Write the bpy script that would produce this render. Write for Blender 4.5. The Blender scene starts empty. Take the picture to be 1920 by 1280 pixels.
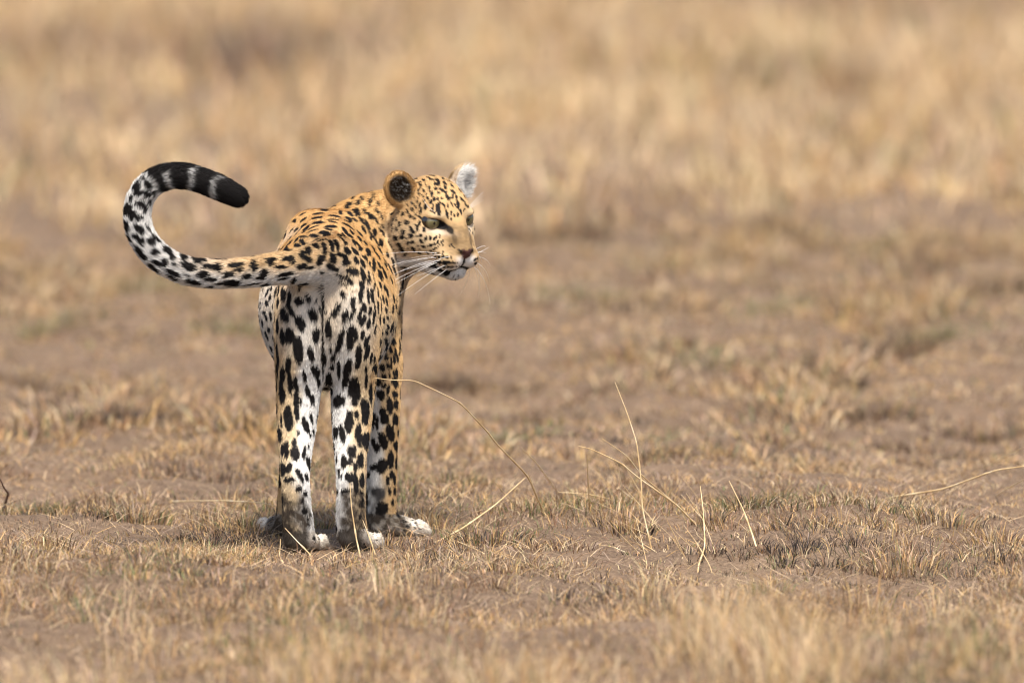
import bpy, math
import numpy as np
from mathutils import Vector, Matrix
from mathutils.bvhtree import BVHTree
from mathutils.kdtree import KDTree

R = math.radians
rng = np.random.default_rng(7)
scene = bpy.context.scene
COL = scene.collection

# ------------------------------------------------------------------ camera
FPX = 1920 * 400 / 36.0
PITCH = R(3.926)
CAM = np.array([0.442, -27.246, 2.384])
cam_d = bpy.data.cameras.new('camera')
cam = bpy.data.objects.new('camera', cam_d)
COL.objects.link(cam)
cam.location = CAM
cam.rotation_euler = (R(90) - PITCH, 0, 0)
cam_d.lens = 400
cam_d.sensor_width = 36
cam_d.clip_start = 0.5
cam_d.clip_end = 3000
cam_d.dof.use_dof = True
cam_d.dof.focus_distance = 27.42
cam_d.dof.aperture_fstop = 3.0
scene.camera = cam

# ------------------------------------------------------------------ sky, sun, exposure
SUN_EL, SUN_AZ = R(64), R(10)       # azimuth measured from -Y (behind the camera) towards +X
world = bpy.data.worlds.new('World')
scene.world = world
world.use_nodes = True
wn = world.node_tree
bg = wn.nodes['Background']
sky = wn.nodes.new('ShaderNodeTexSky')
sky.sky_type = 'NISHITA'
sky.sun_disc = False
sky.sun_elevation = SUN_EL
sky.dust_density = 3.0
sky.air_density = 1.0
sdir = Vector((math.sin(SUN_AZ) * math.cos(SUN_EL), -math.cos(SUN_AZ) * math.cos(SUN_EL), math.sin(SUN_EL)))
sky.sun_rotation = math.atan2(sdir.x, sdir.y)
bg.inputs['Strength'].default_value = 0.10
wn.links.new(sky.outputs['Color'], bg.inputs['Color'])
sun_d = bpy.data.lights.new('sun', 'SUN')
sun_d.energy = 3.2
sun_d.angle = R(11)
sun_d.color = (1.0, 0.94, 0.86)
sun = bpy.data.objects.new('sun', sun_d)
COL.objects.link(sun)
sun.rotation_euler = sdir.to_track_quat('Z', 'Y').to_euler()
scene.view_settings.view_transform = 'Standard'
scene.view_settings.look = 'None'
scene.view_settings.gamma = 1
scene.view_settings.exposure = 1.2
scene.cycles.use_denoising = True
scene.cycles.denoiser = 'OPENIMAGEDENOISE'
scene.cycles.denoising_input_passes = 'RGB_ALBEDO_NORMAL'
scene.cycles.use_adaptive_sampling = False
scene.cycles.pixel_filter_type = 'BLACKMAN_HARRIS'
scene.cycles.filter_width = 1.1
scene.cycles.max_bounces = 6

# ------------------------------------------------------------------ helpers
CP, SP = math.cos(PITCH), math.sin(PITCH)
def at(px, py, Y):
    """the point at depth Y on the line of sight through a pixel of the 1920 x 1280 photograph"""
    dx, dy = (px - 960) / FPX, -(py - 640) / FPX
    d = np.array([dx, CP + dy * SP, -SP + dy * CP])
    t = (Y - CAM[1]) / d[1]
    return CAM + d * t
S = 1 / 780.0

def smooth(a, b, x):
    t = np.clip((x - a) / (b - a), 0, 1)
    return t * t * (3 - 2 * t)

def tag(o, label=None, cat=None, group=None, kind=None):
    if label: o['label'] = label
    if cat: o['category'] = cat
    if group: o['group'] = group
    if kind: o['kind'] = kind
    return o

# ------------------------------------------------------------------ implicit body: chains and ellipsoids joined by smooth union
class Chain:
    def __init__(s, name, pts, ra, rb, side, k=0.02, closed=1.0, sub=4, group=0):
        s.name, s.k, s.group = name, k, group
        P = np.array(pts, float); ra = np.array(ra, float); rb = np.array(rb, float)
        if sub > 1:
            P, ra, rb = [cat(v, sub) for v in (P, ra, rb)]
        s.P, s.ra, s.rb = P, ra, rb
        m = max(ra.max(), rb.max()) + k + 0.03
        s.lo, s.hi = P.min(0) - m, P.max(0) + m
        s.side = np.array(side, float)
    def dist(s, X, tangent=False):
        best = np.full(len(X), 1e3)
        T = np.zeros((len(X), 3)) if tangent else None
        U = np.zeros(len(X)) if tangent else None
        n = len(s.P) - 1
        for i in range(n):
            A, B = s.P[i], s.P[i + 1]
            d = B - A; L = np.linalg.norm(d); t = d / L
            a = s.side - t * (s.side @ t); a /= np.linalg.norm(a)
            b = np.cross(t, a)
            v = X - A
            ax = v @ t
            u = np.clip(ax / L, 0, 1)
            r1 = s.ra[i] + (s.ra[i + 1] - s.ra[i]) * u
            r2 = s.rb[i] + (s.rb[i + 1] - s.rb[i]) * u
            e = ax - u * L
            r3 = np.minimum(r1, r2)
            da, db = v @ a, v @ b
            k0 = np.sqrt((da / r1) ** 2 + (db / r2) ** 2 + (e / r3) ** 2) + 1e-9
            k1 = np.sqrt((da / r1 ** 2) ** 2 + (db / r2 ** 2) ** 2 + (e / r3 ** 2) ** 2) + 1e-9
            D = k0 * (k0 - 1) / k1
            if tangent:
                w = D < best
                T[w] = t
                U[w] = (i + u[w]) / n
            best = np.minimum(best, D)
        return (best, T, U) if tangent else best

def cat(V, sub):
    """Catmull-Rom refinement of a control polyline"""
    V = np.asarray(V, float)
    Q = np.concatenate([[2 * V[0] - V[1]], V, [2 * V[-1] - V[-2]]])
    out = []
    for i in range(1, len(Q) - 2):
        p0, p1, p2, p3 = Q[i - 1], Q[i], Q[i + 1], Q[i + 2]
        for j in range(sub):
            t = j / sub
            out.append(0.5 * (2 * p1 + (p2 - p0) * t + (2 * p0 - 5 * p1 + 4 * p2 - p3) * t * t + (3 * p1 - p0 - 3 * p2 + p3) * t ** 3))
    out.append(V[-1])
    return np.array(out)

class Ell:
    def __init__(s, name, c, r, M=None, k=0.012, neg=False, group=0):
        s.name, s.k, s.neg, s.group = name, k, neg, group
        s.c = np.array(c, float); s.r = np.array(r, float)
        s.M = np.eye(3) if M is None else np.array(M, float)       # columns are the local axes
        m = s.r.max() + k + 0.03
        s.lo, s.hi = s.c - m, s.c + m
    def dist(s, X):
        q = (X - s.c) @ s.M
        k0 = np.linalg.norm(q / s.r, axis=1) + 1e-9
        k1 = np.linalg.norm(q / s.r ** 2, axis=1) + 1e-9
        return k0 * (k0 - 1) / k1

def sdf(prims, X):
    D = np.full(len(X), 0.2)
    for p in prims:
        idx = np.nonzero(((X > p.lo) & (X < p.hi)).all(1))[0]
        if not len(idx): continue
        d = p.dist(X[idx]); e = D[idx]; k = p.k
        if getattr(p, 'neg', False):
            h = np.clip(0.5 - 0.5 * (e + d) / k, 0, 1)
            D[idx] = e + (-d - e) * h + k * h * (1 - h)
        else:
            h = np.clip(0.5 + 0.5 * (e - d) / k, 0, 1)
            D[idx] = e + (d - e) * h - k * h * (1 - h)
    return D

def polygonise(prims, lo, hi, h=0.004, C=4):
    """surface nets over the zero level, refined only near the surface"""
    H = h * C
    nc = np.ceil((hi - lo) / H).astype(int) + 1
    G = np.stack(np.meshgrid(*[np.arange(n) for n in nc], indexing='ij'), -1).reshape(-1, 3)
    ctr = lo + (G + 0.5) * H
    dc = sdf(prims, ctr)
    act = np.abs(dc) < H * 1.6
    n = nc * C
    F = np.repeat(np.repeat(np.repeat(dc.reshape(nc).astype(np.float32), C, 0), C, 1), C, 2)
    off = np.stack(np.meshgrid(*[np.arange(C)] * 3, indexing='ij'), -1).reshape(-1, 3)
    I = (G[act][:, None, :] * C + off[None]).reshape(-1, 3)
    V = np.concatenate([sdf(prims, lo + c * h) for c in np.array_split(I, 12)])
    F[I[:, 0], I[:, 1], I[:, 2]] = V
    ins = F < 0
    # cells with a sign change
    c8 = [(i, j, k) for i in (0, 1) for j in (0, 1) for k in (0, 1)]
    sl = lambda A, o: A[o[0]:A.shape[0] - 1 + o[0], o[1]:A.shape[1] - 1 + o[1], o[2]:A.shape[2] - 1 + o[2]]
    cnt = sum(sl(ins, o).astype(np.int8) for o in c8)
    cells = np.argwhere((cnt > 0) & (cnt < 8))
    vid = -np.ones(np.array(F.shape) - 1, np.int32)
    vid[cells[:, 0], cells[:, 1], cells[:, 2]] = np.arange(len(cells))
    acc = np.zeros((len(cells), 3)); num = np.zeros(len(cells))
    val = {o: F[cells[:, 0] + o[0], cells[:, 1] + o[1], cells[:, 2] + o[2]] for o in c8}
    for o in c8:
        for ax in range(3):
            if o[ax]: continue
            q = list(o); q[ax] = 1; q = tuple(q)
            a, b = val[o], val[q]
            m = (a < 0) != (b < 0)
            t = np.where(m, a / np.where(m, a - b, 1), 0)
            p = np.array(o, float) + np.eye(3)[ax] * t[:, None]
            acc[m] += p[m]; num += m
    P = lo + (cells + acc / num[:, None]) * h
    quads = []
    for ax in range(3):
        u, v = [(1, 2), (2, 0), (0, 1)][ax]
        a = [slice(1, -1)] * 3; b = [slice(1, -1)] * 3
        a[ax] = slice(0, -1); b[ax] = slice(1, None)
        A, B = ins[tuple(a)], ins[tuple(b)]
        E = np.argwhere(A != B)
        base = np.array([1, 1, 1]); base[ax] = 0
        flip = A[E[:, 0], E[:, 1], E[:, 2]]
        E = E + base
        du, dv = np.eye(3, dtype=int)[u], np.eye(3, dtype=int)[v]
        g = lambda e: vid[e[:, 0], e[:, 1], e[:, 2]]
        q = np.stack([g(E - du - dv), g(E - dv), g(E), g(E - du)], 1)
        q[~flip] = q[~flip][:, ::-1]
        quads.append(q)
    Q = np.concatenate(quads)
    Q = Q[(Q >= 0).all(1)]
    return P, Q

def gradient(prims, X, e=0.0008):
    g = np.zeros_like(X)
    for i in range(3):
        d = np.zeros(3); d[i] = e
        g[:, i] = (sdf(prims, X + d) - sdf(prims, X - d)) / (2 * e)
    return g

def mesh_from(name, V, faces, smooth_shade=True):
    me = bpy.data.meshes.new(name)
    V = np.asarray(V, np.float32); faces = np.asarray(faces, np.int32)
    k = faces.shape[1]
    me.vertices.add(len(V)); me.vertices.foreach_set('co', V.ravel())
    me.loops.add(faces.size); me.loops.foreach_set('vertex_index', faces.ravel())
    me.polygons.add(len(faces))
    me.polygons.foreach_set('loop_start', np.arange(0, faces.size, k, dtype=np.int32))
    if smooth_shade:
        me.polygons.foreach_set('use_smooth', np.ones(len(faces), bool))
    me.update(calc_edges=True)
    me.validate()
    return me

# ------------------------------------------------------------------ the leopard's skeleton
prims = []
def chain(name, rows, side, k=0.03, sub=4, **kw):
    c = Chain(name, [at(r[0], r[1], r[2]) for r in rows], [r[3] * S for r in rows], [r[-1] * S for r in rows], side, k, sub=sub, **kw)
    prims.append(c); return c
XS, YS, ZS = (1, 0, 0), (0, 1, 0), (0, 0, 1)
# rows: pixel x, pixel y, depth, half width, half height (or half depth)
torso = chain('torso', [(616, 584, 0.15, 76, 82), (614, 588, 0.23, 104, 118), (614, 584, 0.32, 128, 146), (618, 570, 0.44, 129, 150),
                        (630, 556, 0.55, 112, 152), (642, 540, 0.64, 80, 110)], XS, 0.03)
chain('spine', [(612, 506, 0.06, 26, 24), (612, 470, 0.22, 34, 30), (614, 440, 0.36, 40, 30), (612, 424, 0.48, 46, 26)], XS, 0.05)
# shoulder blades
chain('shoulder_left', [(578, 436, 0.50, 34, 40), (556, 510, 0.55, 36, 48), (556, 590, 0.60, 40, 50), (560, 690, 0.50, 34, 46)], XS, 0.05)
chain('shoulder_right', [(668, 440, 0.50, 34, 40), (694, 510, 0.55, 44, 50), (707, 590, 0.60, 45, 52), (713, 690, 0.50, 38, 48)], XS, 0.05)
arm_l = chain('foreleg_left', [(560, 680, 0.49, 36, 46), (556, 760, 0.47, 31, 38), (552, 850, 0.48, 27, 29), (548, 925, 0.49, 28, 28), (546, 968, 0.50, 28, 27)], XS, 0.03)
arm_r = chain('foreleg_right', [(712, 680, 0.49, 38, 48), (717, 760, 0.47, 34, 40), (717, 850, 0.48, 29, 31), (715, 925, 0.49, 29, 29), (714, 965, 0.50, 28, 27)], XS, 0.03)
# hind legs: half width, half depth
leg_l = chain('hindleg_left', [(584, 522, 0.20, 40, 70), (568, 560, 0.15, 48, 100), (562, 640, 0.13, 47, 98), (560, 720, 0.13, 42, 74), (556, 800, 0.095, 36, 50),
                               (554, 860, 0.045, 29, 36), (554, 905, 0.015, 26, 31), (557, 960, 0.012, 28, 25), (560, 1005, 0.025, 30, 25)], XS, 0.03)
leg_r = chain('hindleg_right', [(642, 522, 0.21, 40, 70), (660, 560, 0.165, 50, 100), (663, 640, 0.165, 49, 98), (662, 720, 0.17, 42, 74), (659, 800, 0.135, 36, 50),
                                (657, 860, 0.085, 29, 36), (657, 905, 0.055, 26, 31), (658, 960, 0.052, 27, 25), (660, 998, 0.065, 29, 25)], XS, 0.03)
chain('perineum', [(612, 530, 0.13, 62, 70), (611, 600, 0.13, 44, 74), (611, 680, 0.17, 26, 60)], XS, 0.03)
tail = chain('tail', [(628, 476, 0.20, 26), (622, 484, 0.11, 33), (598, 494, 0.035, 36), (560, 500, -0.02, 34), (520, 503, -0.05, 30), (480, 509, -0.07, 28), (430, 513, -0.085, 27),
                      (380, 512, -0.09, 26.5), (335, 503, -0.09, 26), (295, 480, -0.085, 26), (268, 447, -0.08, 25.5), (257, 410, -0.075, 25), (262, 375, -0.07, 25),
                      (282, 346, -0.065, 25), (313, 331, -0.06, 24.5), (348, 330, -0.06, 24), (385, 341, -0.06, 23.5), (420, 356, -0.06, 23), (446, 369, -0.06, 20)], YS, 0.045, sub=3)
neck = chain('neck', [(640, 520, 0.54, 108, 112), (668, 480, 0.585, 94, 104), (710, 450, 0.60, 82, 94), (762, 430, 0.60, 68, 80)], (0.3, 0.9, 0.1), 0.04)

# paws: a foot, then four toes, laid along a heading
def paw(name, heel, heading, L, W, k=0.012):
    """heel: point on the ground under the ankle; heading: angle from +Y towards +X"""
    f = np.array([math.sin(heading), math.cos(heading), 0]); s = np.array([math.cos(heading), -math.sin(heading), 0]); z = np.array([0, 0, 1.0])
    h = np.array(heel)
    c = Chain(name, [h + z * 0.030, h + f * L * 0.45 + z * 0.028, h + f * L * 0.76 + z * 0.020], np.array([0.025, W * 0.46, W * 0.42]), np.array([0.028, 0.024, 0.018]), s, 0.02, sub=3)
    prims.append(c)
    for i, q in enumerate((-0.40, -0.14, 0.14, 0.40)):
        b = h + f * L * (0.74 if abs(q) < 0.2 else 0.66) + s * q * W
        e = b + f * L * 0.25 + s * q * W * 0.15
        prims.append(Chain(name + '_toe', [b + z * 0.022, b * 0.45 + e * 0.55 + z * 0.023, e + z * 0.014], np.array([0.0135, 0.0145, 0.012]), np.array([0.017, 0.018, 0.012]), s, 0.004, sub=2))
g0 = lambda px, Y: np.array([at(px, 1000, Y)[0], Y, 0.0])
HEELS = [(g0(560, 0.03), R(13), 0.115, 0.082), (g0(661, 0.07), R(15), 0.115, 0.082), (g0(544, 0.50), R(-16), 0.125, 0.096), (g0(714, 0.49), R(54), 0.115, 0.094)]
for i, (h, a, L, W) in enumerate(HEELS):
    paw('paw', h, a, L, W)

# ------------------------------------------------------------------ the head, in its own frame: l (animal's left), f (forward), u (up), in pixels of the photograph
TH, PI_, RO = R(40), R(12), R(2.5)
f_ = np.array([math.cos(PI_) * math.sin(TH), -math.cos(PI_) * math.cos(TH), -math.sin(PI_)])
l_ = np.array([math.cos(TH), math.sin(TH), 0])
u_ = np.cross(l_, f_) * 1.0
u_ = u_ if u_[2] > 0 else -u_
l2 = l_ * math.cos(RO) + u_ * math.sin(RO); u2 = u_ * math.cos(RO) - l_ * math.sin(RO)
HM = np.stack([l2, f_, u2], 1)                     # columns
HO = at(845, 413, 0.46)
hp = lambda l, f, u: HO + HM @ (np.array([l, f, u], float) * S)
def to_head(X): return ((X - HO) @ HM) / S
def hell(name, c, r, k=14, neg=False, rot=None):
    M = HM if rot is None else HM @ np.array(Matrix.Rotation(rot[0], 3, rot[1]))
    e = Ell(name, hp(*c), np.array(r) * S, M, k * S, neg); prims.append(e); return e
def hchain(name, rows, k=14, sub=3, side=0):
    c = Chain(name, [hp(*r[:3]) for r in rows], [r[3] * S for r in rows], [r[4] * S for r in rows], HM[:, side], k * S, sub=sub); prims.append(c); return c
HEAD_START = len(prims)
hell('cranium', (0, -60, 8), (66, 66, 62), 20)
hell('brow', (0, -22, 16), (50, 36, 36), 16)
for s in (-1, 1):
    hell('cheek', (s * 42, -36, -36), (36, 44, 46), 20)
    hell('ruff', (s * 56, -62, -42), (28, 36, 52), 20)
    hchain('jaw', [(s * 38, -52, -72, 30, 30), (s * 26, -8, -84, 22, 20), (s * 9, 24, -93, 15, 13)], 14)
    hell('orbit', (s * 35, -3, 12), (20, 13, 9), 12)
hchain('bridge', [(0, 0, 0, 27, 26), (0, 24, -24, 25, 22), (0, 42, -44, 20, 16)], 14)
for s in (-1, 1):
    hell('muzzle', (s * 20, 31, -65), (25, 27, 23), 9)
    hell('maxilla', (s * 28, 6, -44), (22, 28, 28), 14)
hell('nose', (0, 51, -47), (18, 10, 11), 6)
hell('chin', (0, 26, -94), (17, 17, 13), 10)
EYE_F = -11.5
for s in (-1, 1):
    hell('socket', (s * 42, 12, -2), (17, 12, 7.2), 5, neg=True, rot=(s * R(-12), 'Y'))
    hell('nostril', (s * 11, 60, -50), (5, 6, 3.5), 3, neg=True)
hchain('lip_groove', [(-38, 32, -92, 5, 3), (-17, 54, -86, 5, 3), (0, 60, -80, 4, 3), (17, 54, -86, 5, 3), (38, 32, -92, 5, 3)], 4)
prims[-1].neg = True
# ears: a rounded shell, hollowed from the front
EARS = []
for s in (-1, 1):
    q = Matrix.Rotation(s * R(-12), 3, 'Z') @ Matrix.Rotation(s * R(26), 3, 'Y')
    M = HM @ np.array(q)
    c = np.array([s * 76, -72, 50.0])
    EARS.append((hp(*c), M))
    prims.append(Ell('ear', hp(*c), np.array([32, 15, 38]) * S, M, 10 * S))
    d = np.array(q) @ np.array([s * 1.5, 13, 4.0])
    prims.append(Ell('ear_hollow', hp(*(c + d)), np.array([24, 14, 29]) * S, M, 5 * S, neg=True))

LO = np.min([p.lo for p in prims], 0); HI = np.max([p.hi for p in prims], 0)
P, Q = polygonise(prims, LO, HI)
for _ in range(2):
    d = sdf(prims, P); g = gradient(prims, P)
    gl = np.linalg.norm(g, axis=1, keepdims=True) + 1e-6
    P = P - np.clip(d[:, None] / gl, -0.003, 0.003) * g / gl * 0.8
def laplacian(P, Q, w, it):
    E = np.concatenate([Q[:, [0, 1]], Q[:, [1, 2]], Q[:, [2, 3]], Q[:, [3, 0]]])
    deg = np.bincount(E.ravel(), minlength=len(P))[:, None]
    for _ in range(it):
        A = np.stack([np.bincount(E[:, 0], P[E[:, 1], c], len(P)) + np.bincount(E[:, 1], P[E[:, 0], c], len(P)) for c in range(3)], 1) / deg
        P = P + (A - P) * w[:, None] * 0.6
    return P
hl = to_head(P)
in_head = np.linalg.norm((hl - [0, -25, -20]) / [105, 110, 120], axis=1)
soft = smooth(0.9, 1.15, in_head) * smooth(0.06, 0.13, P[:, 2])
P = laplacian(P, Q, 0.06 + 0.94 * soft, 24)
N = gradient(prims, P, 0.0015); N /= np.linalg.norm(N, axis=1, keepdims=True) + 1e-9
print('body verts', len(P))
body_me = mesh_from('body', P, Q)
leopard = bpy.data.objects.new('leopard', None)
COL.objects.link(leopard)
def child(name, data, mat, parent=None):
    o = bpy.data.objects.new(name, data)
    COL.objects.link(o)
    if mat: data.materials.append(mat)
    o.parent = parent
    return o

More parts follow.
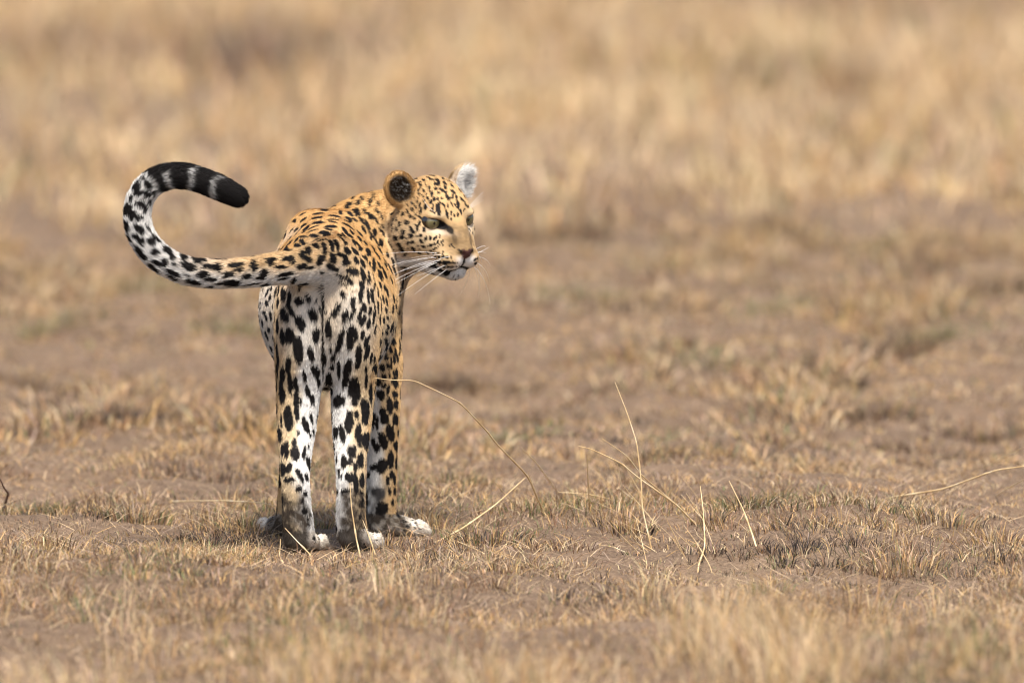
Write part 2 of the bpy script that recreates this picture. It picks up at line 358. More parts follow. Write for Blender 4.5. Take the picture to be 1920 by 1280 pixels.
# ------------------------------------------------------------------ the coat: spots noted from the animal and the rump's crease shade, each laid on the skin as an ellipse in its tangent plane
# rows per sheet: x, y, width, height, lean of the long axis, in sheet units; a sheet has an origin and a scale
SHEETS = [
((470, 500, 9.143), """555 450 80 230 5;660 520 70 210 0;685 740 80 250 -25;825 580 150 130 0;990 525 70 130 -30;1130 560 35 45 0;840 350 80 80 0;760 245 80 110 20;1065 800 140 220 -15;1180 710 40 60 0;565 810 120 240 -18;855 960 150 260 -18;470 580 60 180 0;460 990 55 260 0;540 1170 70 230 0;650 1160 140 260 0;1125 1130 130 270 0;330 520 45 100 10;280 430 30 160 25;270 620 60 100 -10;350 370 30 90 15;215 385 30 80 5;165 660 35 170 10;150 590 30 120 20;225 780 60 60 0;260 870 40 110 -15;345 830 50 150 -5;110 850 30 120 0;195 960 55 130 -10;120 1090 50 160 -15;305 1075 45 110 0;265 1170 50 160 -20;195 1240 40 80 -15;375 660 25 90 0;395 1010 25 160 0;1235 340 35 120 0"""),
((590, 500, 9.143), """470 150 50 220 -70;600 220 80 180 -30;485 265 40 140 -40;650 65 120 190 -75;825 120 75 220 -20;925 170 45 190 -8;1015 260 35 220 0;810 310 90 160 -10;790 470 75 230 5;480 440 85 120 -20;655 600 85 200 5;645 800 65 270 25;365 720 100 270 32;525 810 110 190 15;850 690 75 150 5;775 800 65 210 15;825 910 90 180 20;915 470 45 250 -5;985 480 55 230 -8;950 730 55 170 8;1020 800 40 300 5;930 960 65 180 8;235 1030 110 330 -5;460 1150 90 280 20;620 1110 140 240 5;710 1160 75 180 -5;825 1160 65 160 8;910 1220 60 170 20;1040 1040 30 200 10;1075 400 50 200 -8;1130 130 60 180 -22;1215 120 40 150 -15;1125 310 40 150 -10;1200 350 40 100 -10;1245 420 40 150 -15;1170 530 45 150 -15;1235 590 45 140 -15;1230 730 40 100 -20;1185 890 60 110 -10;1255 860 40 90 -15;1160 1110 50 100 -5;1240 1115 55 110 -20;1265 1020 50 100 -15;1020 25 45 80 0;940 20 35 70 0;135 95 55 50 0;205 720 40 50 0;140 830 40 120 0"""),
((480, 630, 9.143), """720 230 160 430 -8;950 290 100 240 -12;545 500 90 260 5;580 780 80 320 -8;365 300 50 380 -3;445 640 80 260 0;440 930 85 370 0;340 660 30 150 0;835 670 65 170 0;1020 570 110 210 -25;1070 750 60 180 -5;890 930 85 150 0;965 1060 80 180 -10;690 850 80 280 -8;690 1080 85 400 0;770 1120 40 110 0;345 1180 70 220 0;545 1230 70 120 10;320 1000 30 130 0;215 410 60 170 15;240 540 50 100 -20;130 345 40 90 -5;185 215 50 100 0;255 215 50 120 -10;75 150 40 80 -15;105 60 40 90 -10"""),
((600, 630, 7.529), """385 430 110 230 5;355 600 85 200 10;490 760 150 350 0;545 290 85 330 5;420 100 95 170 5;265 100 70 230 15;155 165 45 90 0;60 310 75 170 -5;185 295 55 110 5;165 430 60 90 10;265 470 45 270 0;125 620 90 180 0;250 900 130 180 30;655 70 60 180 12;665 220 60 200 15;650 460 35 120 0;655 620 35 200 -3;725 290 35 170 8;645 1010 120 260 -5;640 1160 85 140 0;515 1100 65 115 0;415 1180 105 250 0;755 1160 50 170 5;805 1210 45 150 0;720 800 45 280 -5;860 80 50 100 -15;940 65 50 110 -20;1030 65 75 100 -15;860 200 50 80 -15;945 185 50 120 -25;995 180 45 100 -15;840 275 75 90 -10;940 285 55 100 -15;1065 210 40 110 -10;1050 320 40 130 -5;1095 300 30 110 -5;1010 330 30 100 0;785 440 80 130 -15;885 435 75 110 -15;960 415 55 90 -15;1010 420 25 100 0;905 570 70 90 0;985 545 35 90 -5;1045 525 35 90 -5;1085 505 35 130 -5;810 640 100 110 -20;905 695 70 60 0;960 755 45 160 10;1065 650 80 140 -15;860 830 110 140 -10;1065 810 75 110 -5;1140 860 35 180 -3;985 970 85 220 -10;1080 950 60 130 0;1140 1050 40 120 3;890 1060 90 120 0;910 1160 110 140 0;1065 1170 75 150 0;1130 1230 30 130 0;770 300 35 80 0;1115 190 20 130 0"""),
((500, 760, 8.0), """150 90 75 190 0;220 220 25 180 0;320 180 125 330 -5;450 90 80 220 -5;590 290 90 230 -12;675 170 45 150 -5;705 380 35 110 -5;480 400 45 70 -10;655 430 25 60 0;190 420 60 210 -5;105 290 25 250 -5;240 650 60 180 5;290 650 75 230 0;410 560 70 140 0;425 710 135 210 0;565 700 50 190 5;635 850 50 190 -8;630 595 25 60 0;235 930 60 200 -3;325 930 90 140 15;330 1100 80 150 80;500 1040 70 220 -25;600 1060 50 130 -12;195 1120 35 170 0;480 1240 90 90 30;690 750 20 90 0;580 1300 60 70 0;540 1420 40 60 0"""),
((610, 780, 8.0), """150 220 75 180 0;250 260 85 240 -8;355 110 130 240 0;500 270 80 300 -5;625 350 105 240 5;600 45 90 130 0;470 5 70 60 0;400 520 125 190 5;380 660 70 110 5;275 680 90 200 0;535 650 90 220 0;635 610 50 170 0;450 750 60 140 0;370 910 140 150 0;460 1000 80 280 -3;560 940 60 200 5;300 1110 75 130 85;540 1140 50 55 0;205 830 35 140 0;240 890 25 100 0;180 1120 35 110 0;170 620 20 120 0;775 100 50 170 0;720 80 50 180 0;880 40 110 120 0;985 240 110 240 -10;1055 50 80 120 0;1095 240 40 120 3;1120 100 35 120 3;865 360 110 230 -18;1065 440 60 150 0;770 460 100 140 -10;720 380 50 120 -10;985 640 85 240 0;1070 670 45 190 3;850 740 150 200 20;720 750 90 130 90;1000 870 60 110 0;1040 940 40 180 0;935 950 60 140 0;640 860 40 110 0;965 1120 45 110 0;1040 1110 40 110 0;540 1300 60 60 0;520 1500 45 70 0;560 1230 40 60 0;1010 1280 40 80 0;1060 1380 30 60 -30"""),
((220, 295, 7.111), """490 255 130 210 -65;320 300 50 90 70;240 400 80 130 30;400 390 100 130 -15;260 490 90 110 20;390 520 90 100 0;320 490 60 60 0;175 570 55 90 0;120 730 70 170 20;310 650 90 160 -60;370 720 50 100 0;200 790 100 130 0;300 830 70 110 80;420 630 40 100 0;470 510 40 110 10;640 120 80 180 65"""),
((230, 420, 9.143), """75 100 80 200 -15;295 115 110 220 -50;220 240 90 100 -30;340 330 100 130 -25;285 290 70 120 -60;510 310 120 160 -45;600 290 60 220 -50;130 300 60 130 -20;335 530 90 280 -38;585 500 110 150 -70;740 660 110 150 -10;590 670 70 120 -70;660 710 70 120 -80;790 460 90 200 -55;870 570 110 140 -50;570 790 60 220 -48;380 670 40 140 -45;920 710 60 100 -75;1090 570 70 160 -75;1150 740 120 250 -70;900 850 70 260 -68;890 930 50 180 -62;1155 890 40 70 -70;1250 1000 75 260 -80;1350 610 80 230 -85;1400 870 100 190 85;1530 950 60 220 -88;1520 1075 30 150 90;1500 725 80 240 -88;175 440 30 100 -20;450 110 30 180 -38"""),
((390, 440, 9.6), """200 590 120 150 -60;530 545 80 260 85;590 630 80 140 90;855 540 130 160 10;390 725 90 210 82;740 745 90 180 75;1030 710 130 180 40;940 780 40 180 80;460 870 110 270 88;220 885 40 120 90;820 890 25 280 80;190 430 40 110 88;360 440 70 170 85;590 400 70 80 0;790 395 50 220 75;760 350 25 250 85;1170 320 80 180 -85;1410 255 100 150 -30;1150 490 150 130 0;1160 440 50 190 90;1470 420 90 200 80;1540 450 80 150 -10;1340 580 60 220 90;1610 190 80 150 -60;1710 130 80 160 -45;1830 270 100 120 0;1720 350 100 130 20;1800 430 90 200 -55;1720 570 100 180 80;1860 590 60 160 80;1440 710 70 260 80;1380 790 40 200 80;1210 225 25 110 65;1030 275 20 140 80"""),
((515, 390, 9.847), """790 175 60 190 90;800 265 60 210 88;810 100 40 190 85;1110 145 60 200 -85;1080 210 25 210 90;1070 250 30 170 -80;1030 335 55 220 88;720 345 25 200 70;1000 390 40 130 -75;920 455 90 190 -80;735 510 70 180 -75;520 520 40 170 -80;700 410 20 200 75;540 315 55 140 65;400 390 35 120 45;420 450 25 160 45;370 225 50 80 35;530 210 40 130 55;515 105 25 120 65;240 350 30 120 45;175 500 40 130 30;105 630 20 80 15;260 580 20 170 40;310 400 20 130 40;770 680 110 170 -35;935 730 90 240 -8;1060 670 70 240 -20;1150 650 70 220 -25;1225 560 45 220 -30;1300 530 50 200 -35;1310 640 70 90 0;1300 420 60 170 -35;1420 440 50 110 -30;1400 510 60 110 -60;1350 320 45 230 -65;1370 200 50 140 -60;1340 240 35 140 -80;1220 80 70 90 0;860 960 110 180 10;850 900 60 80 0;1090 920 120 190 -10;1330 990 120 120 0;1260 870 70 190 -65;1345 780 80 150 -40;1090 1100 90 230 -65;890 1190 60 60 0"""),
((640, 340, 7.111), """240 280 55 70 -10;290 220 40 65 -10;125 290 45 70 90;95 340 60 55 0;400 245 35 75 -10;445 185 35 80 0;380 305 35 75 -10;350 140 35 50 0;405 105 30 50 40;485 60 30 40 0;180 215 30 50 50;320 400 40 75 -15;385 460 50 100 -25;230 400 45 100 -20;190 410 40 100 -25;120 430 40 100 -55;270 510 40 120 -40;345 570 50 140 -30;450 670 55 90 -10;530 815 50 95 -20;470 520 35 130 -30;425 470 25 70 -20;515 640 25 60 -25;400 700 30 150 -35;395 760 30 60 -20;470 800 25 160 -30;300 630 40 100 -30;560 690 25 120 -25;555 600 30 60 -20;480 390 30 90 -20;500 290 35 70 -10;540 460 30 120 -25;180 510 30 70 -50;240 760 50 90 -30;170 810 45 90 -20;225 840 30 120 -40;255 895 60 60 0;240 690 30 110 -45;320 820 35 80 -30;185 930 60 120 -40;360 940 60 120 -20;200 1045 60 110 -20;285 1080 45 130 -20;325 1030 50 100 -15;435 1110 40 160 -5;380 1120 30 110 0;415 880 30 110 -25;480 980 40 140 -30;505 1110 35 90 -25;580 1060 30 110 -30;575 1210 40 160 -20;620 980 30 80 -20;690 1060 30 100 -25;650 1160 35 150 -25;710 1180 30 140 -20;520 1230 50 120 -15;520 920 25 120 -30;650 830 25 130 -25;740 1020 40 100 -20"""),
((710, 310, 9.85), """690 255 35 100 85;800 190 40 120 -85;845 285 40 70 -60;930 235 25 60 -70;990 270 35 90 -85;1100 280 35 80 -60;740 320 20 130 85;655 295 25 60 -60;765 365 30 50 0;800 380 30 50 0;880 365 20 70 -10;945 440 45 90 10;845 480 45 45 0;985 535 60 100 0;1065 440 50 50 0;1060 350 60 60 0;1130 350 40 60 0;1150 450 25 70 -30;1110 510 30 60 -80;780 440 20 60 20;735 465 20 50 10;740 520 25 45 30;775 550 25 45 40;830 575 25 65 30;895 535 20 30 0;910 610 40 60 -10;845 660 30 55 40;970 680 50 70 10;1030 630 40 60 -15;1095 625 45 55 0;730 610 20 40 0;665 600 20 40 20;720 675 28 55 15;635 710 40 45 0;765 730 35 60 30;870 780 55 100 5;695 770 30 45 20;780 845 45 110 5;630 820 45 60 0;540 860 40 60 20;460 910 45 70 15;590 945 35 75 -5;635 965 30 60 0;690 905 25 50 20;685 985 25 40 0;760 955 30 60 -60;1010 745 30 60 10;1000 860 30 110 -60;995 800 30 50 0;1100 810 85 200 -8;345 1010 28 75 15;285 1010 25 50 10;380 880 22 45 20;530 1060 75 75 0;405 1100 45 100 5;260 1095 28 60 0;350 1185 35 90 0;275 1185 22 80 0;760 1070 50 100 10;710 1165 55 100 -10;625 1190 55 120 -30;470 1240 50 80 0;840 1180 55 80 10;660 1100 25 30 0;195 1070 30 25 0;1130 690 25 40 0;545 740 30 40 0"""),
((780, 310, 10.67), """440 305 50 80 -60;560 280 40 70 -60;680 335 20 120 -65;590 370 50 90 -50;450 380 60 70 0;735 420 35 80 -50;590 450 50 80 -20;745 530 45 120 -50;735 600 40 50 0;810 640 40 70 -30;605 555 50 60 0;620 620 60 60 0;500 490 40 110 -40;545 500 30 80 -40;735 650 40 40 0;680 650 40 40 0;840 740 35 120 -30;840 800 40 120 -25;790 810 30 130 -35;720 780 30 110 -30;650 670 50 50 0;640 810 35 80 -15;910 660 20 110 -50;940 710 30 120 -55;1040 830 45 60 0;1000 800 30 80 -30;610 920 40 100 5;620 980 45 70 0;710 940 40 100 15;700 1080 25 40 0;640 1050 35 50 0;770 1000 40 60 0;840 990 40 60 -10;900 930 30 80 -10;960 900 25 80 30;860 880 30 80 -30;540 780 40 100 -50;580 830 35 50 0;480 745 30 50 -20;520 655 30 40 90"""),
((720, 410, 9.143), """480 190 60 130 -25;570 165 45 110 -8;345 235 45 90 0;470 290 65 85 -35;525 235 30 50 -30;215 340 60 80 -20;330 325 60 55 0;405 345 30 30 0;115 290 25 80 0;640 295 45 50 -20;570 305 30 35 60;720 345 50 85 25;790 335 45 65 15;865 340 35 80 40;640 390 50 85 -40;490 410 50 80 -85;420 430 40 50 0;920 400 30 60 20;865 435 40 40 0;800 450 40 50 90;675 480 55 45 0;750 465 25 30 0;610 525 25 25 0;510 525 60 100 -40;425 520 30 30 0;590 465 20 30 0;1000 380 25 60 30;950 450 25 70 40;870 520 30 110 60;800 555 30 30 0;730 570 25 30 0;765 600 20 25 0;930 585 40 70 80;850 590 30 40 0;610 590 30 60 -70;910 310 25 60 0;960 295 22 70 10;1010 455 25 40 30;1145 450 30 60 40;1180 470 25 70 -45;1020 570 25 30 0;1000 605 25 30 -50;280 460 55 100 -50;320 530 60 110 -30;180 550 40 50 0;380 620 40 80 60;885 660 38 48 90;945 655 40 48 90;1010 655 40 55 90;1090 660 40 42 0;1150 665 30 35 0;905 750 52 55 0;960 755 52 55 0;1025 755 52 55 0;1070 760 45 48 0;1115 755 45 50 0;1165 755 40 40 0;1215 757 32 32 0;1252 757 22 22 0;1040 830 40 40 0;1090 835 35 32 0;1140 830 32 30 0;1190 825 30 26 0;1245 820 26 24 0;1295 810 22 22 0;840 800 45 110 75;930 850 60 140 -60;1040 915 70 130 -60;1110 895 50 80 -80;1170 880 22 22 0;1280 965 26 26 0;1205 970 20 30 0;1240 1025 22 25 0;590 870 40 140 60;400 980 40 100 55;460 1010 30 80 50;1580 690 28 90 60;1575 770 26 60 60;980 860 24 24 0"""),
((0, 0, 1.0), """605 590 2.5 90 0;606 660 4 90 0;607 562 3 40 0"""),  # rump midline: shade of the crease drawn as thin dark marks
((460, 700, 3.3675), """1000 935 12 18 0;1040 950 12 16 0;1070 940 10 14 0;1020 962 12 14 0;960 890 16 44 -30;985 932 14 22 0;1060 972 10 12 0;1092 982 10 12 0;1045 925 9 12 0;1080 960 9 12 0;375 862 30 40 0;395 912 12 20 0;430 922 20 50 -10;410 885 12 20 0;432 1038 18 26 0;400 950 10 16 0;450 960 8 14 0;865 850 70 80 0;735 745 18 26 0;830 1050 10 10 0;150 960 10 12 0;170 985 10 10 0"""),
]
bvh = BVHTree.FromPolygons([tuple(v) for v in P], [tuple(int(i) for i in q) for q in Q])
camV = Vector(CAM)
spC, spA, spB, spN, spS = [], [], [], [], []     # centre, dual vectors of the two half axes, normal, reach
def add_spot(c, n, A, B):
    """A, B: half axes in the tangent plane"""
    G = np.array([[A @ A, A @ B], [A @ B, B @ B]]); Gi = np.linalg.inv(G + np.eye(2) * 1e-12)
    spC.append(c); spN.append(n); spA.append(Gi[0, 0] * A + Gi[0, 1] * B); spB.append(Gi[1, 0] * A + Gi[1, 1] * B)
    spS.append(1.5 * max(np.linalg.norm(A), np.linalg.norm(B)))
n_miss = 0
for (ox, oy, sc_), rows in SHEETS:
    for row in rows.split(';'):
        x, y, w, h, a = map(float, row.split())
        px, py, w, h, a = ox + x / sc_, oy + y / sc_, w / sc_, h / sc_, R(a)
        far = at(px, py, 3.0)
        d = Vector(far) - camV
        hit, nn, fi, dist = bvh.ray_cast(camV, d.normalized())
        if hit is None:
            n_miss += 1; continue
        c = np.array(hit)
        n = N[Q[fi]].mean(0); n /= np.linalg.norm(n)
        v = np.array(d.normalized())
        face = -(n @ v)
        if face < 0.3:                                   # near the edge: turn the plane a little towards the eye so the mark keeps a sane length
            n2 = n - v * (0.3 - face); n2 /= np.linalg.norm(n2)
        else: n2 = n
        def onplane(dx, dy):
            q = at(px + dx, py + dy, 3.0) - CAM; q /= np.linalg.norm(q)
            t = ((c - CAM) @ n2) / (q @ n2)
            return CAM + q * t - c
        A = onplane(math.sin(a) * h / 2, -math.cos(a) * h / 2)
        B = onplane(math.cos(a) * w / 2, math.sin(a) * w / 2)
        add_spot(c, n, A, B)
print('noted spots', len(spC), 'missed', n_miss)

# ------------------------------------------------------------------ which chain a point of the skin belongs to, and which way its hair runs
NAMES = {p.name: p for p in prims if isinstance(p, Chain)}
def flow_of(X, Nx):
    groups = [('torso', -1), ('neck', -1), ('foreleg_left', 1), ('foreleg_right', 1), ('hindleg_left', 1), ('hindleg_right', 1), ('tail', 1)]
    D = np.full((len(X), 9), 1e3); T = np.zeros((len(X), 9, 3)); U = np.zeros((len(X), 9))
    for i, (nm, sg) in enumerate(groups):
        d, t, u = NAMES[nm].dist(X, True)
        D[:, i] = d; T[:, i] = t * sg; U[:, i] = u
    h = to_head(X)
    D[:, 7] = (np.linalg.norm((h - [0, -30, -22]) / [84, 96, 112], axis=1) - 1) * 0.09
    D[:, 7] = np.where(np.linalg.norm((h - [0, -70, 55]) / [112, 34, 46], axis=1) < 1, -0.05, D[:, 7])
    hv = (X - hp(0, 70, -40)); hv /= np.linalg.norm(hv, axis=1, keepdims=True)
    T[:, 7] = hv
    D[:, 8] = np.where(X[:, 2] < 0.06, -0.05, 1.0)                    # feet
    for heel, a, L, W in HEELS:
        near = np.linalg.norm((X - heel)[:, :2], axis=1) < 0.19
        T[near, 8] = [math.sin(a), math.cos(a), -0.25]
    W = np.exp(-np.clip(D - D.min(1, keepdims=True), 0, 0.3) / 0.018); W /= W.sum(1, keepdims=True)
    t = (T * W[:, :, None]).sum(1)
    t[:, 2] -= 0.35 * W[:, 0]
    t -= Nx * (t * Nx).sum(1, keepdims=True)
    t /= np.linalg.norm(t, axis=1, keepdims=True) + 1e-9
    return W, t, U

# marks on the side turned away: scattered evenly, lying along the hair
W_v, T_v, U_v = flow_of(P, N)
toC = CAM - P; toC /= np.linalg.norm(toC, axis=1, keepdims=True)
seen = (N * toC).sum(1) > 0.22
cand = rng.permutation(np.nonzero(~seen)[0])[:6000]
kd = KDTree(3000 + len(spC))
pts = [np.array(c) for c in spC]
acc = np.array(pts)
hv = to_head(P)
for i in cand:
    c = P[i]
    if W_v[i, 7] > 0.4 and hv[i, 1] > -40: sp_, sz = 0.016, 0.0045
    elif W_v[i, 7] > 0.4: sp_, sz = 0.022, 0.006
    elif W_v[i, 6] > 0.5: sp_, sz = 0.036, 0.0105
    elif W_v[i, 4] + W_v[i, 5] > 0.5: sp_, sz = 0.036, 0.010
    elif W_v[i, 8] > 0.5: sp_, sz = 0.020, 0.004
    else: sp_, sz = 0.033, 0.0095
    if ((acc - c) ** 2).sum(1).min() < sp_ ** 2: continue
    b = T_v[i]; q = np.cross(N[i], b)
    asp = rng.uniform(1.1, 1.9)
    add_spot(c, N[i], b * sz * asp, q * sz * rng.uniform(0.8, 1.15))
    acc = np.vstack([acc, c])
print('spots', len(spC))

# mirrored head marks are covered by the scatter above
KW = rng.normal(size=(10, 3)) * 260; KP = rng.uniform(0, 6.28, 10)
KL = rng.normal(size=(8, 3)) * 60; KLP = rng.uniform(0, 6.28, 8)
def noise(X, K=KW, Ph=KP):
    return np.sin(X @ K.T + Ph).sum(1) / math.sqrt(len(Ph) / 2)

def spots_at(X):
    """0..1 darkness of the marks"""
    kd = KDTree(len(X))
    for i, p in enumerate(X): kd.insert(p, i)
    kd.balance()
    m = np.zeros(len(X)); nz = noise(X) * 0.10
    for c, n, A, B, r in zip(spC, spN, spA, spB, spS):
        f = kd.find_range(c, r)
        if not f: continue
        ii = np.fromiter((q[1] for q in f), int, len(f))
        d = X[ii] - c
        a, b = np.abs(d @ A), np.abs(d @ B)
        s_ = (a ** 2.3 + b ** 2.3) ** (1 / 2.3) + nz[ii] * (0.5 if r < 0.008 else 1.0)
        g_ = 1.05 + 0.16 * (r < 0.008)
        v = 1 - smooth(g_, g_ + 0.2, s_)
        v[np.abs(d @ n) > 0.030] = 0
        m[ii] = np.maximum(m[ii], v)
    return m

TAN, CREAM, WHITE = np.array([0.45, 0.268, 0.105]), np.array([0.56, 0.43, 0.265]), np.array([0.66, 0.64, 0.60])
BLACK, HOCK, BRIDGE = np.array([0.007, 0.0055, 0.005]), np.array([0.052, 0.039, 0.028]), np.array([0.20, 0.128, 0.06])
def lerp(a, b, t): return a + (b - a) * t[:, None]
def legaxis(X, ch):
    """lateral offset from a leg's own axis, by height"""
    Pz = ch.P[np.argsort(ch.P[:, 2])]
    return X[:, 0] - np.interp(X[:, 2], Pz[:, 2], Pz[:, 0])
def coat(X, Nx, W, U, marks=True):
    n = len(X)
    h = to_head(X)
    C = np.repeat(TAN[None], n, 0)
    wob = noise(X, KL, KLP)
    C = C * (1 + 0.06 * wob[:, None])
    # trunk: tan above, cream on the flanks, white below
    nz = Nx[:, 2] + 0.06 * wob
    trunk = lerp(lerp(np.repeat(WHITE[None], n, 0), np.repeat(CREAM[None], n, 0), smooth(-0.75, -0.25, nz)), C, smooth(-0.35, 0.45, nz))
    left_rim_light = smooth(0.1, 0.6, -Nx[:, 0]) * smooth(0.65, 0.15, nz)  # left flank paled: its bright rim light put into the coat colour
    trunk = lerp(trunk, np.repeat((WHITE * 0.6 + CREAM * 0.4)[None], n, 0), left_rim_light * 0.9)
    neckc = lerp(C, np.repeat(WHITE[None], n, 0), smooth(-0.55, -0.9, nz))
    out = trunk * W[:, [0]] + neckc * W[:, [1]]
    # fore legs: tan outside, white inside and behind
    for gi, nm, sg in ((2, 'foreleg_left', -1), (3, 'foreleg_right', 1)):
        o = legaxis(X, NAMES[nm]) * sg / 0.036 + 0.12 * wob
        c = lerp(np.repeat((WHITE * 0.92)[None], n, 0), C * 0.35 + CREAM * 0.65, smooth(-0.35, 0.15, o))
        c = lerp(c, C * 0.75 + CREAM * 0.25, smooth(0.25, 0.9, o))
        wr = smooth(0.155, 0.12, X[:, 2]) * smooth(0.6, 0.0, o) * smooth(0.3, -0.2, Nx[:, 1])
        c = lerp(c, np.repeat((BLACK * 2 + 0.03)[None], n, 0), np.clip(wr * (0.8 + 0.4 * noise(X, KL * 2.2, KLP)), 0, 1))
        out += c * W[:, [gi]]
    # hind legs: cream outside, white inside, dark hock behind
    for gi, nm, sg in ((4, 'hindleg_left', -1), (5, 'hindleg_right', 1)):
        o = legaxis(X, NAMES[nm]) * sg / 0.045 + 0.12 * wob
        c = lerp(np.repeat(WHITE[None], n, 0), np.repeat(CREAM[None], n, 0), smooth(-0.45, 0.35, o))
        c = lerp(c, C, smooth(0.55, 1.15, o) * 0.6)
        c = lerp(c, C * 0.55 + CREAM * 0.45, smooth(0.60, 0.72, X[:, 2]) * 0.9)
        pale = smooth(0.70, 0.62, X[:, 2]) * smooth(0.42, 0.55, X[:, 2]) * smooth(0.1, -0.7, Nx[:, 1])
        c = lerp(c, np.repeat((CREAM * 0.35 + WHITE * 0.6)[None], n, 0), pale * 0.7)
        tone = np.clip(noise(X, KL * 3.5, KLP) * 0.16 + noise(X) * 0.12 + 0.9, 0.35, 1)
        hk = smooth(0.175, 0.145, X[:, 2] + 0.008 * wob) * smooth(0.35, -0.25, Nx[:, 1]) * smooth(-0.75, -0.35, o) * smooth(1.1, 0.8, o)
        c = lerp(c, HOCK[None] * (0.7 + 0.3 * tone[:, None]), hk * tone)
        out += c * W[:, [gi]]
    # tail: tan above near the root, white elsewhere
    u = U[:, 6]
    c = lerp(np.repeat((WHITE * 0.95)[None], n, 0), C * 0.7 + CREAM * 0.3, smooth(-0.3, 0.5, nz) * smooth(0.52, 0.25, u))
    c = lerp(c, C * 0.3 + CREAM * 0.7, smooth(0.45, 0.2, u) * 0.55 * smooth(-0.7, 0.0, nz))
    out += c * W[:, [6]]
    # feet: pale toes, dirty dark heels behind
    fc = np.repeat((CREAM * 0.4 + WHITE * 0.6)[None], n, 0)
    owner = np.argmin([np.linalg.norm((X - (hl_ + np.array([math.sin(a_), math.cos(a_), 0]) * L_ * 0.5))[:, :2], axis=1) for hl_, a_, L_, _ in HEELS], 0)
    for hi, (heel, a, L, Wd) in enumerate(HEELS):
        v = X - heel
        along = v[:, 0] * math.sin(a) + v[:, 1] * math.cos(a)
        side = v[:, 0] * math.cos(a) - v[:, 1] * math.sin(a)
        near = owner == hi
        if hi < 2: dk = smooth(0.055, 0.02, along + 0.006 * wob) * smooth(0.25, -0.35, Nx[:, 1]) * smooth(0.036, 0.022, side) * 0.95
        else: dk = smooth(0.07, 0.04, along + 0.006 * wob) * np.clip(0.9 + 0.2 * noise(X, KL * 3, KLP), 0, 1)
        fc = np.where(near[:, None], lerp(fc, np.repeat((HOCK * 0.8)[None], n, 0), dk), fc)
    out += fc * W[:, [8]]
    # head
    l, f, z = h[:, 0], h[:, 1], h[:, 2]
    al = np.abs(l)
    hc = C * 0.78 + CREAM * 0.22
    hc = lerp(hc, np.repeat(CREAM[None], n, 0), smooth(20, 60, al) * smooth(10, -30, z) * 0.75)
    hc = lerp(hc, np.repeat(BRIDGE[None], n, 0), np.clip(smooth(46, 24, al) * smooth(-10, 6, f) * smooth(12, -10, z) * smooth(-60, -48, z) * (0.95 + 0.15 * noise(X)), 0, 1))
    hc = lerp(hc, np.repeat(WHITE[None], n, 0), smooth(-68, -84, z))
    hc = lerp(hc, np.repeat(WHITE[None], n, 0), smooth(-50, -62, z) * smooth(34, 10, al) * smooth(20, 34, f) * 0.9)
    hc = lerp(hc, np.repeat((WHITE * 0.7 + CREAM * 0.3)[None], n, 0), np.exp(-(((al - 42) / 20) ** 2 + ((z + 16) / 5) ** 2)) * smooth(-30, -10, f) * 0.45)
    hc = lerp(hc, np.repeat(CREAM[None], n, 0), np.exp(-(((al - 38) / 18) ** 2 + ((z - 15) / 6) ** 2)) * smooth(-30, -10, f) * 0.7)
    # ears
    for s_, (ec, EM) in zip((-1, 1), EARS):
        q = ((X - ec) @ EM) / S
        inside = np.linalg.norm(q / [40, 24, 46], axis=1) < 1.0
        front = smooth(-0.2, 0.3, (Nx @ EM)[:, 1])
        rim = smooth(0.66, 0.90, np.hypot(q[:, 0] / 30, q[:, 2] / 36))
        e = lerp(np.repeat(np.array([[0.045, 0.03, 0.018]]), n, 0), np.repeat((TAN * 0.8)[None], n, 0), np.clip(rim + (0 if s_ < 0 else 0.6), 0, 1)) if s_ < 0 else np.repeat((WHITE * 0.5 + CREAM * 0.4)[None], n, 0)  # far hollow's white fur also carries its lit look in the colour
        back = lerp(np.repeat((BLACK * 2)[None], n, 0), np.repeat(CREAM[None], n, 0), smooth(-2, 20, q[:, 2]))
        w = inside & (q[:, 2] > -26)
        ecol = lerp(back, e, front)
        ecol = lerp(ecol, np.repeat((TAN * 0.95)[None], n, 0), rim * (0.9 if s_ < 0 else 0.4))
        hc[w] = ecol[w]
    out += hc * W[:, [7]]
    if marks:
        m = spots_at(X)
        ear = np.zeros(n, bool)
        for ec, EM in EARS:
            q = ((X - ec) @ EM) / S
            ear |= (np.linalg.norm(q / [36, 22, 42], axis=1) < 1.0) & (q[:, 2] > -24)
        m[ear] = 0
        # the tail's end: black with narrow pale bars on the inner side
        gaps = np.zeros(n)
        for g, wd in ((0.775, 0.009), (0.845, 0.007), (0.915, 0.007)):
            gaps = np.maximum(gaps, np.exp(-((u - g + 0.004 * wob) / wd) ** 2))
        tip = smooth(0.715, 0.735, u + 0.01 * wob) * np.clip(1 - 0.6 * gaps * smooth(-0.4, 0.35, -nz * 0.6 - Nx[:, 1] * 0.55 + 0.2 * noise(X)), 0, 1)
        m = np.maximum(m, tip * (W[:, 6] > 0.5))
        # rims of the eyes and the dark run from the inner corner
        for s_ in (-1, 1):
            a, b = (l * s_ - 41) / 19.0, (z + 2 - (l * s_ - 41) * 0.20) / 9.6
            e = np.hypot(a, b)
            m = np.maximum(m, smooth(1.12, 0.95, e) * (f > -26) * (W[:, 7] > 0.5))
            tr = np.exp(-(((l * s_ - 22) / 5.5) ** 2 + ((z + 10) / 9) ** 2))
            m = np.maximum(m, smooth(0.35, 0.7, tr) * (f > -15) * 0.95)
            tr = np.exp(-(((l * s_ - 19) / 4.5) ** 2 + ((z + 24) / 12) ** 2))
            m = np.maximum(m, smooth(0.3, 0.8, tr) * (f > -8) * 0.5)
        # mouth line, nose edge, parting under the nose
        lipz = -81 - 11 * smooth(4, 38, al)
